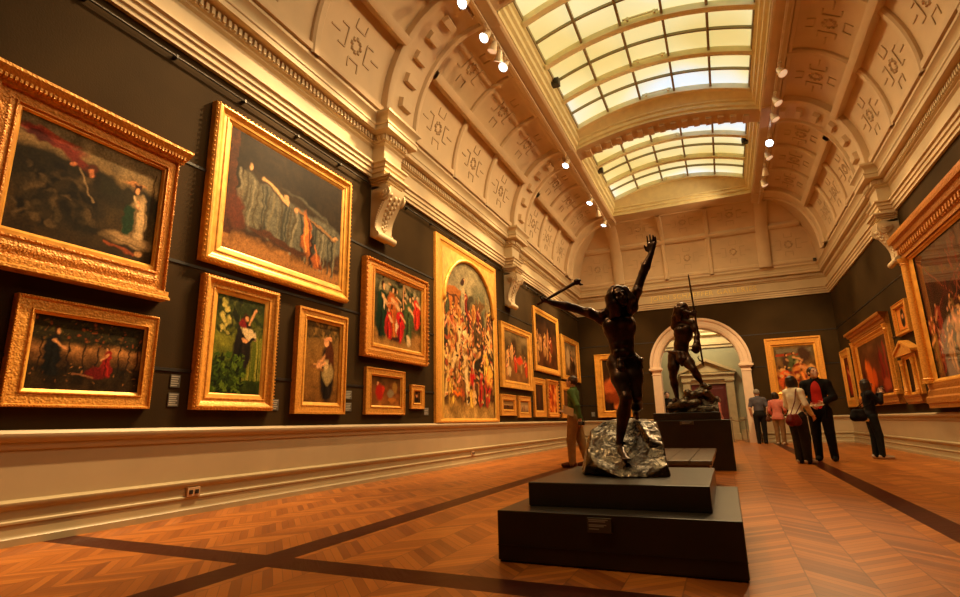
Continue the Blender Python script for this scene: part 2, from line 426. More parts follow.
console(W_right, -13.6, 'scrolled cream console on the right wall above the small oval portrait', 3)
console(W_left, 1.25, 'scrolled cream console on the left wall close to the viewer', 4)
console(W_right, -7.38, 'scrolled cream console on the right wall above the huge temple frame', 5)

# dado rail, panel and baseboard
DR = [(0, .725), (.02, .725), (.03, .75), (.03, .78), (.055, .795), (.07, .825), (.07, .85), (.05, .875), (0, .88)]
PN = [(0, .3), (.008, .3), (.008, .735), (0, .735)]
BB = [(0, 0), (.05, 0), (.05, .055), (.04, .065), (.035, .085), (.035, .155), (.045, .165), (.045, .180), (.032, .19), (.028, .265), (.045, .285), (.055, .300), (.055, .325), (.02, .345), (0, .345)]
ri = [5]
def runs(tag_, mp, segs, lab):
    for pr, nm, mt, what in ((DR, 'trim', 'dado', 'cream dado rail'), (BB, 'baseboard', 'base', 'moulded cream baseboard'), (PN, 'trim', 'dado', 'plain cream dado panel')):
        mb = MB()
        for a0, a1 in segs: mb.prism(pr, lambda p: mp(a0, p[1], p[0]), lambda p: mp(a1, p[1], p[0]))
        if nm == 'trim': name = 'trim_%d' % ri[0]; ri[0] += 1
        else: name = 'baseboard_'+tag_
        struct(mb.build(name, M[mt], autosm=.6), what+' '+lab)
runs('left', W_left, [(YF, YB)], 'along the long left wall')
runs('right', W_right, [(-YB, -YF)], 'along the right wall')
runs('back', W_back, [(XL, ARC[0]-1.76), (ARC[0]+1.76, XR)], 'on the end wall beside the arch')

# hanging rails near the cornice
def hang_rail(mp, a0, a1, label):
    q = mp((a0+a1)/2, 4.91, 0)
    t = thing('hanging_rail', (q[0], q[1], 4.88), label, 'rail')
    MB().tube([mp(a0, 4.91, .05), mp(a1, 4.91, .05)], .012, 8).build('rod', M['rail'], t, smooth=True)
    a = a0+.3
    while a < a1:
        MB().prism([(0, 4.885), (.066, 4.89), (.066, 4.93), (0, 4.93)], lambda p: mp(a, p[1], p[0]), lambda p: mp(a+.022, p[1], p[0])).build('bracket', M['rail'], t); a += .95
hang_rail(W_left, YF+.1, 7.05, 'black picture hanging rail under the cornice above the two nearest upper paintings')
hang_rail(W_left, 7.95, 13.1, 'black picture hanging rail over the crowded pageant painting and altarpiece')
hang_rail(W_left, 14.1, YB-.1, 'black picture hanging rail over the far cluster of paintings')

# ------------------------------------------------------------------ vaulted ceiling
def prof(t): return (VC+VA*math.cos(t), ZS+VB*math.sin(t))
YE = YB-.31                                            # back cornice edge
def yend(t): return YE-(VC+VA-prof(t)[0])
NT = 18
def vault():
    mb = MB(); ts = [PI/2*i/NT for i in range(NT+1)]
    for s in (-1, 1):
        def P(i, j):
            o_, z = prof(ts[i]); return (XC+s*o_, YF+(yend(ts[i])-YF)*j/40, z)
        mb.grid(P, NT, 40)
        ye = yend(PI/2)                                # dropped beam carrying the lighting track
        bp_ = [(VC+.04, ZT), (VC+.04, ZT-.13), (VC, ZT-.16), (2.34, ZT-.16), (2.30, ZT-.13), (2.30, ZT+.02)]
        mb.grid(lambda i, j: (XC+s*bp_[i][0], (YF, ye)[j], bp_[i][1]), 5, 1)
    def Q(i, j):
        o_, z = prof(ts[i]); return (XC-o_+2*o_*j/20, yend(ts[i]), z)
    mb.grid(Q, NT, 20)
    # flat strip at the far end, and plain ceiling closing the bay behind the viewer
    ye = yend(PI/2)
    mb.add([(XC-VC, 18.98, ZT), (XC+VC, 18.98, ZT), (XC+VC, ye, ZT), (XC-VC, ye, ZT)], [(0,1,2,3)])
    mb.add([(XC-2.3, YF, ZT), (XC+2.3, YF, ZT), (XC+2.3, 1.6, ZT), (XC-2.3, 1.6, ZT)], [(0,1,2,3)])
    return struct(mb.build('ceiling', M['vault'], recalc=False, autosm=.5, base=False), 'coved plaster vault ceiling with coffered panels')
ceiling = vault()

def nrm(t):
    n = Vector((math.cos(t)/VA, 0, math.sin(t)/VB)).normalized(); return n
def onv(s, y, t, h):
    """point on the side vault s at y, angle t, raised h towards the room"""
    o_, z = prof(t); n = nrm(t)
    return (XC+s*(o_-n.x*h), y, z-n.z*h)
def oncove(x, t, h):
    o_, z = prof(t); n = nrm(t)
    return (x, yend(t)-n.x*h, z-n.z*h)
T_DIV = .73
def ribs():
    n = 22
    for c in RIBS:
        mb = MB(); w = .52 if c < 19 else .40
        for s in (-1, 1):
            secs = [[(-w, 0), (-w, .13), (-w+.05, .16), (-w+.12, .16), (-w+.15, .10), (w-.15, .10), (w-.12, .16), (w-.05, .16), (w, .13), (w, 0)]]
            sec = secs[0]
            def P(i, j):
                t = PI/2*i/n; q = sec[j]; return onv(s, c+q[0], t, q[1])
            mb.grid(P, n, len(sec)-1)
            # across the flat strip to the skylight
            f = [(XC+s*VC, p[0]+c, ZT-.16-p[1]*.2) for p in sec]; g = [(XC+s*2.3, p[0]+c, ZT-.16-p[1]*.2) for p in sec]
            mb.grid(lambda i, j: (f, g)[i][j], 1, len(sec)-1)
            if c < 19:
                for k in range(6):                     # blocks on the soffit
                    t0 = .17+.25*k; t1 = t0+.10
                    b = [onv(s, c+u, t, .09) for u, t in ((-.17, t0), (.17, t0), (.17, t1), (-.17, t1))]
                    e = [onv(s, c+u, t, .19) for u, t in ((-.15, t0+.01), (.15, t0+.01), (.15, t1-.01), (-.15, t1-.01))]
                    mb.hexa(b, e)
        o = mb.build('arch_rib', M['vault'], ceiling, autosm=.6)
ribs()
def sweep_strip(mb, F, sec, ts):
    """sec: list of (across, height); F(across, t, h)"""
    mb.grid(lambda i, j: F(sec[j][0], ts[i], sec[j][1]), len(ts)-1, len(sec)-1)
def panels():
    thin = [(-.085, 0), (-.085, .05), (-.05, .085), (.05, .085), (.085, .05), (.085, 0)]
    bays = [(YF, RIBS[0]-.52), (RIBS[0]+.52, RIBS[1]-.52), (RIBS[1]+.52, RIBS[2]-.52), (RIBS[2]+.52, RIBS[3]-.40)]
    mb = MB(); orn = MB()
    tsl = [T_DIV*i/10 for i in range(11)]; tsu = [T_DIV+(PI/2-T_DIV)*i/10 for i in range(11)]; full = tsl+tsu[1:]
    def rosette(F, pitch_u, pitch_t, big=False):
        """F(u, v, h): u along, v along the arc in metres, h raised; centred on the panel"""
        for k in range(8):
            a = 2*PI*k/8; r = .105
            c = [F(r*math.cos(a)+dx, r*math.sin(a)+dy, .0) for dx, dy in ((-.034,-.034),(.034,-.034),(.034,.034),(-.034,.034))]
            e = [F(r*math.cos(a)+dx*.5, r*math.sin(a)+dy*.5, .03) for dx, dy in ((-.034,-.034),(.034,-.034),(.034,.034),(-.034,.034))]
            orn.hexa(c, e)
        def bar(u0, v0, u1, v1):
            w = .012
            du, dv = u1-u0, v1-v0; l = math.hypot(du, dv); nu, nv = -dv/l*w, du/l*w
            c = [F(u0+nu, v0+nv, 0), F(u1+nu, v1+nv, 0), F(u1-nu, v1-nv, 0), F(u0-nu, v0-nv, 0)]
            e = [F(u0+nu, v0+nv, .016), F(u1+nu, v1+nv, .016), F(u1-nu, v1-nv, .016), F(u0-nu, v0-nv, .016)]
            orn.hexa(c, e)
        bar(-.24, .16, -.24, -.16); bar(.24, .16, .24, -.16)
        bar(-.12, .25, .12, .25); bar(-.12, -.25, .12, -.25)
        for su in (-1, 1):
            bar(su*.40, .0, su*.60, 0)
            bar(su*.12, .25, su*.12, .40); bar(su*.12, -.25, su*.12, -.40)
            bar(su*.24, .16, su*.40, .16); bar(su*.24, -.16, su*.40, -.16)
    for (y0, y1) in bays:
        if y1 < 2.5 and y1 < 0: pass
        for s in (-1, 1):
            n = 3
            # row divider, with a heavier roll
            sec = [(-.10, 0), (-.10, .20), (-.05, .22), (.06, .22), (.11, .10), (.14, 0)]
            mb.grid(lambda i, j: onv(s, (y0, y1)[i], T_DIV+sec[j][0]/1.9, sec[j][1]), 1, len(sec)-1)
            # margin mouldings at foot and crown of the vault
            for tt in (.05, 1.50):
                mb.grid(lambda i, j: onv(s, (y0, y1)[i], tt+sec[j][0]/3.2, sec[j][1]*.3), 1, len(sec)-1)
            for k in range(1, n):
                y = y0+(y1-y0)*k/n
                sweep_strip(mb, lambda u, t, h: onv(s, y+u, t, h), thin, full)
            if y1 < 2: continue
            for k in range(n):
                yc = y0+(y1-y0)*(k+.5)/n; hu = (y1-y0)/n/2-.16
                for tc, sp, hv in ((.36, 1.98, .52), (1.13, 1.66, .50)):
                    rosette(lambda u, v, h, yc=yc, tc=tc, sp=sp: onv(s, yc+u, tc+v/sp, h), hu, hv)
    # end cove: broad ribs, three coffers between them, one at each corner
    for x in (XC-2.6, XC+2.6):
        sec = [(-.2, 0), (-.2, .10), (-.12, .15), (.12, .15), (.2, .10), (.2, 0)]
        sweep_strip(mb, lambda u, t, h: oncove(x+u, t, h), sec, full)
    for k in (1, 2):
        x = XC-2.4+4.8*k/3
        sweep_strip(mb, lambda u, t, h: oncove(x+u, t, h), thin, full)
    sec = [(-.09, 0), (-.09, .07), (-.05, .09), (.05, .09), (.09, .05), (.11, 0)]
    wd = prof(T_DIV)[0]
    mb.grid(lambda i, j: oncove((XC-wd, XC+wd)[i], T_DIV+sec[j][0]/1.9, sec[j][1]), 1, len(sec)-1)
    for tt in (.05, 1.50):
        w2 = prof(tt)[0]
        mb.grid(lambda i, j: oncove((XC-w2, XC+w2)[i], tt+sec[j][0]/3.2, sec[j][1]*.4), 1, len(sec)-1)
    for k in range(3):
        xc = XC-2.4+4.8*(k+.5)/3
        for tc, sp in ((.36, 1.98), (1.13, 1.66)):
            rosette(lambda u, v, h, xc=xc, tc=tc, sp=sp: oncove(xc+u, tc+v/sp, h), .6, .5)
    for s in (-1, 1):
        rosette(lambda u, v, h: oncove(XC+s*3.4+u, .36+v/1.98, h), .55, .45)
    mb.build('coffer_moulding', M['vault'], ceiling, autosm=.6)
    orn.build('coffer_ornament', M['vault_orn'], ceiling)
panels()

# ------------------------------------------------------------------ skylights
PITCH = 1.47
def skylight(n, y0, y1, rows, label, near_open=False):
    """opening y0..y1 in the flat; segmental glass above a stepped frame"""
    w = struct(thing('window_%d' % n, (XC, (y0+y1)/2, ZT), label, None), label)
    E0, R = 2.30, .42                                  # half width of the opening, rise of the end arch
    steps = [(E0, ZT-.05), (E0-.02, ZT-.05), (E0-.02, ZT+.06), (E0-.09, ZT+.08), (E0-.09, ZT+.20), (E0-.15, ZT+.22), (E0-.15, ZT+.34), (E0-.20, ZT+.36), (E0-.20, ZT+.50)]
    fr = MB()
    for s in (-1, 1):
        fr.grid(lambda i, j: (XC+s*steps[j][0], (y0, y1)[i], steps[j][1]), 1, len(steps)-1)
        fr.box(min(XC+s*E0, XC+s*(E0+.07)), max(XC+s*E0, XC+s*(E0+.07)), y0, y1, ZT-.05, ZT+.1)
    fr.build('side_frame', M['skyframe'], w)
    NX = 24
    def gz(u): return ZT+.47+.40*(1-(u/2.1)**2)        # glass curve
    gy0, gy1 = y0+.36, y1-.42
    en = MB()
    flat_end = (n == 2)
    for yo, yi, sg in ((y0, gy0, 1), (y1, gy1, -1)):
        rise = 0 if (flat_end and sg == -1) else .34
        for (d0, h0, d1, h1) in ((0, 0 if rise else -.05, 0.0, .06), (0, .06, .07, .08), (.07, .08, .07, .16), (.07, .16, .13, .18), (.13, .18, .13, .22), (.13, .22, .36, None)):
            def P(i, j):
                u = -E0+2*E0*i/NX; a = ZT+rise*(1-(u/E0)**2)
                if j == 0: return (XC+u, yo+sg*(d0+.012), a+h0)
                if h1 is None: u2 = max(-2.1, min(2.1, u)); return (XC+u2, yi, gz(u2))
                return (XC+u, yo+sg*(d1+.012), a+h1)
            en.grid(P, NX, 1)
    en.build('end_frame', M['skyframe'], w, autosm=.5)
    gl = MB().grid(lambda i, j: (XC-2.1+4.2*i/NX, (gy0, gy1)[j], gz(-2.1+4.2*i/NX)), NX, 1)
    gl.build('glass_pane', M['glass'], w, smooth=True)
    br = MB()
    def arc(y, wd, h):
        def sec(i):
            u = -2.1+4.2*i/NX; z = gz(u); return [(XC+u, y-wd, z), (XC+u, y-wd, z-h), (XC+u, y+wd, z-h), (XC+u, y+wd, z)]
        br.grid(lambda i, j: sec(i)[j], NX, 3)
    ys = [gy1-PITCH*k for k in range(rows+1) if gy1-PITCH*k > gy0+.1]
    for y in ys: arc(y, .075, .14)
    br.build('arched_bar', M['skyframe'], w)
    br = MB()
    for y in ys:
        if y-PITCH/2 > gy0+.1: arc(y-PITCH/2, .022, .06)
    for k in range(6):
        u = -2.1+4.2*k/5; z = gz(u); br.box(XC+u-.025, XC+u+.025, gy0, gy1, z-.09, z+.005)
    br.build('glazing_bar', M['skybar'], w)
    la = MB()                                          # opening lights: latch rails on the middle column
    for y in ys:
        y -= .15
        la.box(XC-.36, XC+.36, y-.012, y+.012, gz(0)-.06, gz(0)-.03)
        for q in (-.28, .26): la.box(XC+q, XC+q+.05, y-.03, y+.03, gz(0)-.10, gz(0)-.03)
    la.build('latch_rail', M['skyframe'], w)
    return w
skylight(1, 7.85, 13.62, 4, 'large arched skylight nearer the viewer, glazed with yellow and pale blue panes')
skylight(2, 14.26, 18.98, 3, 'smaller looking arched skylight beyond the cross beam, near the end wall')
skylight(3, 1.6, 7.2, 4, 'arched skylight directly overhead')

def beam(y0, y1):
    mb = MB(); n = 24; zt = 9.3
    def sec(i):
        u = -2.3+4.6*i/n; z = ZT+.34*(1-(u/2.3)**2); ym = (y0+y1)/2
        return [(XC+u, y0, zt), (XC+u, y0, z), (XC+u, y0+.10, z-.05), (XC+u, y1-.10, z-.05), (XC+u, y1, z), (XC+u, y1, zt)]
    mb.grid(lambda i, j: sec(i)[j], n, 5)
    for k in range(15):
        u = -2.0+4.0*k/14; z = ZT+.34*(1-(u/2.3)**2)
        mb.box(XC+u-.07, XC+u+.07, y0+.14, y1-.14, z-.11, z)
    mb.build('cross_beam', M['vault'], ceiling, autosm=.6)
beam(13.62, 14.26); beam(7.2, 7.85)
# roof shell so no light leaks in round the skylight wells
sh = MB().box(XC-2.9, XC+2.9, 1.0, 19.8, 9.6, 9.7)
sh.build('roof_shell', M['vault'], ceiling)

# ------------------------------------------------------------------ the room beyond the arch
FY = 25.0
fw = MB().box(-6, 6, FY, FY+.2, 0, 6)
struct(fw.build('wall_far', M['farwall']), 'pale olive wall of the hall beyond the arch')
for nm, x in (('wall_far_west', -6), ('wall_far_east', 5.8)):
    struct(MB().box(x, x+.2, YB+.45, FY, 0, 6).build(nm, M['farwall']), 'side wall of the hall beyond the arch, '+nm[-4:])
struct(MB().box(-6, 6, YB+.3, FY+.2, 5.6, 5.7).build('ceiling_far', M['plaster']), 'flat ceiling of the hall beyond the arch')
fc = MB()
fc.prism([(0, 3.82), (.06, 3.82), (.06, 3.92), (.12, 3.95), (.12, 4.06), (.04, 4.08), (.04, 4.28), (.10, 4.32), (.22, 4.36), (.22, 4.45), (.32, 4.55), (.32, 4.62), (0, 4.64)],
         lambda p: (-6, FY-p[0], p[1]), lambda p: (6, FY-p[0], p[1]))
struct(fc.build('trim_20', M['farstone'], autosm=.6), 'cream cornice in the hall beyond the arch')
fb = MB()
for x0, x1 in ((-6, -1.62), (.48, 6)):
    fb.box(x0, x1, FY-.05, FY, 0, .38); fb.box(x0, x1, FY-.07, FY, .36, .40); fb.box(x0, x1, FY-.04, FY, .82, .88)
struct(fb.build('baseboard_far', M['farstone']), 'baseboard and rail of the hall beyond the arch')
d = struct(thing('door_1', (-.58, FY, 0), 'red doors in a pedimented cream surround beyond the arch', None), 'red doors in a pedimented cream surround beyond the arch')
dm = MB()
for s in (-1, 1):
    x = -.58+s*.85
    dm.box(x-.15, x+.15, FY-.16, FY, 0, 2.42); dm.box(x-.19, x+.19, FY-.20, FY, 0, .25); dm.box(x-.19, x+.19, FY-.20, FY, 2.38, 2.46)
dm.build('column', M['farstone'], d, bevel=.01)
dm = MB().box(-1.62, .46, FY-.18, FY, 2.46, 2.66); dm.box(-1.66, .50, FY-.24, FY, 2.66, 2.74); dm.box(-.58-.72, -.58+.72, FY-.1, FY, 2.28, 2.46)
dm.build('entablature', M['farstone'], d, bevel=.008)
pd = MB()
f0 = lambda p: (p[0], FY-.26, p[1]); f1 = lambda p: (p[0], FY, p[1])
pd.prism([(-1.70, 2.74), (-1.70, 2.82), (-.58, 3.36), (.54, 2.82), (.54, 2.74), (.34, 2.80), (-.58, 3.24), (-1.5, 2.80)], f0, f1)
pd.prism([(-1.5, 2.78), (.34, 2.78), (-.58, 3.26)], lambda p: (p[0], FY-.12, p[1]), f1)
pd.build('pediment', M['farstone'], d)
for s in (-1, 1):
    x = -.58+s*.34
    lf = MB().box(x-.33, x+.33, FY-.05, FY, 0, 2.28)
    for z0, z1 in ((.2, .9), (1.05, 2.1)): lf.box(x-.22, x+.22, FY-.075, FY, z0, z1)
    lf.build('door_leaf', M['reddoor'], d, bevel=.01)
# ------------------------------------------------------------------ paintings
def vnoise(shape, cells, seed):
    r = np.random.RandomState(seed); ny, nx = shape; cy, cx = cells
    g = r.rand(cy+2, cx+2); y = np.linspace(0, cy, ny); x = np.linspace(0, cx, nx)
    yi = np.minimum(y.astype(int), cy-1); xi = np.minimum(x.astype(int), cx-1); fy = (y-yi)[:, None]; fx = (x-xi)[None, :]
    fy = fy*fy*(3-2*fy); fx = fx*fx*(3-2*fx)
    a = g[yi][:, xi]; b = g[yi][:, xi+1]; c = g[yi+1][:, xi]; d = g[yi+1][:, xi+1]
    return (a*(1-fx)+b*fx)*(1-fy)+(c*(1-fx)+d*fx)*fy

class Paint:
    """oil picture as a colour field; u to the right, v upwards, both 0..1"""
    def __init__(s, nx, ny, aspect, seed):
        s.nx, s.ny, s.asp, s.seed = nx, ny, aspect, seed
        s.u, s.v = np.meshgrid(np.linspace(0, 1, nx), np.linspace(0, 1, ny))
        sh = (ny, nx)
        s.wu = (vnoise(sh, (9, 9), seed)-.5)*.05+(vnoise(sh, (24, 24), seed+1)-.5)*.03
        s.wv = (vnoise(sh, (9, 9), seed+2)-.5)*.05+(vnoise(sh, (24, 24), seed+3)-.5)*.03
        s.c = np.zeros((ny, nx, 3)); s.r = random.Random(seed)
    def bg(s, stops):
        vs = [q[0] for q in stops]; v = np.clip(s.v+s.wv*1.5, 0, 1)
        for k in range(3): s.c[..., k] = np.interp(v, vs, [srgb(*q[1])[k] for q in stops])
        return s
    def mottle(s, cells, amt, tint=(1, 1, 1)):
        n = vnoise((s.ny, s.nx), cells, s.r.randint(0, 9999))-.5
        s.c *= np.clip(1+amt*2*n[..., None]*np.array(tint), .15, 3); return s
    def ell(s, cx, cy, rx, ry, col, rot=0, soft=.25, wob=1):
        u = s.u+s.wu*wob-cx; v = s.v+s.wv*wob-cy
        a = math.radians(rot); uu = u*s.asp; x = uu*math.cos(a)+v*math.sin(a); y = -uu*math.sin(a)+v*math.cos(a)
        d = np.sqrt((x/(rx*s.asp if False else rx))**2+(y/ry)**2)
        m = np.clip((1+soft-d)/(2*soft), 0, 1)[..., None]
        s.c = s.c*(1-m)+np.array(srgb(*col))*m; return s
    def line(s, p, q, w, col, wob=.6):
        u = (s.u+s.wu*wob)*s.asp; v = s.v+s.wv*wob
        ax, ay, bx, by = p[0]*s.asp, p[1], q[0]*s.asp, q[1]; dx, dy = bx-ax, by-ay
        t = np.clip(((u-ax)*dx+(v-ay)*dy)/(dx*dx+dy*dy+1e-9), 0, 1); d = np.hypot(u-ax-t*dx, v-ay-t*dy)
        m = np.clip(1.4-d/w, 0, 1)[..., None]; s.c = s.c*(1-m)+np.array(srgb(*col))*m; return s
    def rect(s, u0, v0, u1, v1, col, wob=.6):
        u = s.u+s.wu*wob; v = s.v+s.wv*wob
        m = ((u > u0) & (u < u1) & (v > v0) & (v < v1))[..., None]; s.c = np.where(m, np.array(srgb(*col)), s.c); return s
    def fig(s, x, b, h, robe, skin=(205, 150, 105), hair=(50, 28, 14), lean=0, wd=.2, arm=1):
        """a plain robed figure standing at (x, b), h tall"""
        w = h*wd
        s.ell(x+lean*.2, b+h*.36, w*.62, h*.38, robe, soft=.15); s.ell(x+lean*.6, b+h*.66, w*.5, h*.18, [min(255, c*1.15) for c in robe], soft=.2)
        s.line((x-w*.2/s.asp, b+h*.05), (x+lean*.4, b+h*.6), w*.1, [c*.55 for c in robe]); s.line((x+w*.25/s.asp, b+h*.05), (x+lean*.5, b+h*.5), w*.08, [min(255, c*1.35) for c in robe])
        s.ell(x+lean, b+h*.91, h*.055, h*.07, hair, soft=.2); s.ell(x+lean+.012*arm, b+h*.89, h*.035, h*.05, skin, soft=.25, wob=.4)
        s.line((x+lean*.6, b+h*.72), (x+lean*.6+arm*w*.75/s.asp, b+h*.56), w*.13, skin); return s
    def crowd(s, n, pal, y0, y1, h, x0=.04, x1=.96):
        for i in range(n):
            t = i/max(1, n-1); y = y1+(y0-y1)*t
            s.fig(s.r.uniform(x0, x1), y+s.r.uniform(-.03, .03), h*s.r.uniform(.8, 1.15), s.r.choice(pal), (s.r.randint(190, 235), s.r.randint(140, 175), s.r.randint(95, 125)), wd=s.r.uniform(.22, .4), lean=s.r.uniform(-.02, .02), arm=s.r.choice((-1, 1)))
        return s
    def dabs(s, n, pal, box, r, asp=1, soft=.4):
        for i in range(n):
            q = s.r.uniform(.5, 1.3)*r
            s.ell(s.r.uniform(box[0], box[2]), s.r.uniform(box[1], box[3]), q, q*asp, s.r.choice(pal), rot=s.r.uniform(0, 180), soft=soft)
        return s

def canvas_mesh(mp, a0, a1, z0, z1, d, P, parent, glazed=False, name='canvas'):
    nx, ny = P.nx, P.ny
    mb = MB().grid(lambda i, j: mp(a0+(a1-a0)*i/(nx-1), z0+(z1-z0)*j/(ny-1), d), nx-1, ny-1)
    o = mb.build(name, M['paint_glazed' if glazed else 'paint'], parent, recalc=False)
    at = o.data.color_attributes.new('paint', 'FLOAT_COLOR', 'POINT')
    c = np.ones((nx, ny, 4), np.float32); c[..., :3] = np.clip(P.c.transpose(1, 0, 2)*np.array((1.12, .96, .72)), 0, 1); at.data.foreach_set('color', c.ravel())
    return o

def rings(mb, mp, a0, a1, z0, z1, pr):
    """mitred moulding; pr = [(inset, depth)...] from the wall round to the sight edge"""
    L = []
    for s, d in pr: L.append([mp(a0+s, z0+s, d), mp(a1-s, z0+s, d), mp(a1-s, z1-s, d), mp(a0+s, z1-s, d)])
    vs = [p for l in L for p in l]; fs = []
    for i in range(len(L)-1):
        for k in range(4): fs.append((i*4+k, i*4+(k+1) % 4, (i+1)*4+(k+1) % 4, (i+1)*4+k))
    mb.add(vs, fs); return mb

def beads(mb, mp, a0, a1, z0, z1, s, d, pitch, r):
    """row of beads round a rectangle inset by s"""
    A0, A1, Z0, Z1 = a0+s, a1-s, z0+s, z1-s
    for (p, q) in (((A0, Z0), (A1, Z0)), ((A1, Z0), (A1, Z1)), ((A1, Z1), (A0, Z1)), ((A0, Z1), (A0, Z0))):
        n = max(2, int(math.hypot(q[0]-p[0], q[1]-p[1])/pitch))
        for k in range(n):
            t = (k+.5)/n; a, z = p[0]+(q[0]-p[0])*t, p[1]+(q[1]-p[1])*t
            c = [mp(a+da*r, z+dz*r, d-r*.3) for da, dz in ((-1,-.75),(1,-.75),(1,.75),(-1,.75))]; e = [mp(a+da*r*.5, z+dz*r*.4, d+r*.8) for da, dz in ((-1,-1),(1,-1),(1,1),(-1,1))]
            mb.hexa(c, e)

def style_profile(st, wd, dp):
    """outer moulding and inner slip profiles for a frame wd wide, dp deep"""
    if st == 'plain':   # flat watts style
        return [(0, 0), (0, dp), (wd*.18, dp), (wd*.2, dp*.8), (wd*.62, dp*.74), (wd*.66, dp*.82), (wd*.74, dp*.82), (wd*.76, dp*.6)], [(wd*.76, dp*.6), (wd*.97, dp*.45), (wd, dp*.3)]
    if st == 'scoop':   # raised outer edge and deep hollow
        return [(0, 0), (0, dp*.72), (wd*.06, dp*.84), (wd*.14, dp*.98), (wd*.22, dp), (wd*.30, dp*.93), (wd*.38, dp*.72), (wd*.50, dp*.56), (wd*.60, dp*.54), (wd*.66, dp*.62), (wd*.72, dp*.6), (wd*.74, dp*.48)], [(wd*.74, dp*.48), (wd*.92, dp*.38), (wd, dp*.28)]
    if st == 'torus':   # rounded carved moulding
        return [(0, 0), (0, dp*.5), (wd*.05, dp*.7), (wd*.12, dp*.9), (wd*.22, dp), (wd*.33, dp*.95), (wd*.42, dp*.78), (wd*.46, dp*.6), (wd*.56, dp*.58), (wd*.70, dp*.62), (wd*.76, dp*.66), (wd*.80, dp*.5)], [(wd*.80, dp*.5), (wd*.95, dp*.4), (wd, dp*.3)]
    if st == 'thin':
        return [(0, 0), (0, dp*.8), (wd*.15, dp), (wd*.5, dp*.95), (wd*.62, dp*.7)], [(wd*.62, dp*.7), (wd, dp*.5)]
    if st == 'carved':  # broad carved flat between thin beads
        return [(0, 0), (0, dp*.85), (wd*.03, dp*.98), (wd*.09, dp*.98), (wd*.13, dp*.72), (wd*.2, dp*.70), (wd*.45, dp*.78), (wd*.66, dp*.70), (wd*.70, dp*.84), (wd*.76, dp*.84), (wd*.78, dp*.6)], [(wd*.78, dp*.6), (wd*.9, dp*.6), (wd, dp*.35)]
    if st == 'shadow':  # wide flat with thin raised edges
        return [(0, 0), (0, dp*.9), (wd*.05, dp), (wd*.13, dp), (wd*.17, dp*.8), (wd*.72, dp*.74), (wd*.76, dp*.9), (wd*.82, dp*.9), (wd*.84, dp*.6)], [(wd*.84, dp*.6), (wd, dp*.4)]

def picture(wall, label, a0, a1, z0, z1, c, dp, st, P, gold_='gold', group=None, bd=None, glazed=False, name='framed_painting'):
    """outer rectangle a0..a1, z0..z1; c = canvas rectangle or one border width"""
    mp = WALL[wall]
    q = mp((a0+a1)/2, z0, 0)
    t = thing(name, (q[0], q[1], z0), label, 'painting', group)
    if not isinstance(c, tuple): c = (a0+c, a1-c, z0+c, z1-c)
    wd = min(c[0]-a0, a1-c[1], c[2]-z0, z1-c[3]); wd = max(wd, .02)
    # canvas edges need not be centred: widen the frame at each side by shifting ring corners
    outer, slip = style_profile(st, 1.0, dp)
    def rr(mb, pr):
        L = []
        for s, d in pr:
            L.append([mp(a0+(c[0]-a0)*s, z0+(c[2]-z0)*s, d), mp(a1-(a1-c[1])*s, z0+(c[2]-z0)*s, d), mp(a1-(a1-c[1])*s, z1-(z1-c[3])*s, d), mp(a0+(c[0]-a0)*s, z1-(z1-c[3])*s, d)])
        vs = [p for l in L for p in l]; fs = [(i*4+k, i*4+(k+1) % 4, (i+1)*4+(k+1) % 4, (i+1)*4+k) for i in range(len(L)-1) for k in range(4)]
        mb.add(vs, fs)
    mb = MB(); rr(mb, outer)
    for (s, d, pitch, r) in (bd or []): beads(mb, mp, a0, a1, z0, z1, s*wd, d*dp, pitch, r)
    mb.build('frame', M[gold_], t)
    mb = MB(); rr(mb, slip); mb.build('inner_slip', M['gold_plain'], t)
    canvas_mesh(mp, c[0], c[1], c[2], c[3], dp*.30, P, t, glazed)
    return t

def PT(nx, c, seed):
    a = (c[1]-c[0])/(c[3]-c[2]); return Paint(nx, max(24, int(nx/a)), a, seed)
SK = (215, 160, 115)
# --- 1: upper left, dark armoured mass under a red cloak, pale kneeling figure
c = (2.15, 3.41, 2.49, 3.53); P = PT(160, c, 11)
P.bg([(0, (44, 34, 18)), (.25, (66, 52, 26)), (.5, (44, 38, 20)), (.66, (36, 32, 18)), (.74, (132, 112, 78)), (1, (112, 104, 86))]).mottle((12, 14), .4)
P.ell(.28, .60, .5, .17, (34, 30, 17), soft=.2).ell(.62, .63, .14, .10, (36, 34, 19)).ell(.92, .60, .10, .08, (36, 32, 18)).ell(.80, .735, .10, .02, (190, 136, 88))
P.ell(.34, .36, .34, .26, (40, 34, 22), soft=.3).dabs(90, [(66, 56, 38), (22, 18, 12), (84, 70, 48), (48, 40, 24), (30, 26, 16)], (.06, .12, .54, .66), .028, 2.2)
P.ell(.20, .86, .26, .045, (132, 50, 40), rot=-9).ell(.36, .78, .15, .04, (112, 42, 34), rot=-32).ell(.12, .84, .14, .03, (82, 30, 26)).ell(.24, .90, .16, .02, (156, 70, 54), rot=-8)
P.ell(.475, .715, .06, .065, (78, 38, 22), soft=.2).ell(.475, .685, .032, .038, (196, 124, 86)).ell(.37, .73, .022, .028, (190, 120, 84)).line((.40, .70), (.52, .42), .007, (146, 126, 98))
P.ell(.83, .40, .10, .24, (150, 130, 98), rot=-6, soft=.12).ell(.78, .38, .06, .17, (24, 54, 34), soft=.12).ell(.875, .40, .045, .22, (196, 172, 134), soft=.2).line((.84, .58), (.82, .22), .012, (110, 92, 66)).line((.90, .56), (.91, .24), .008, (120, 102, 74))
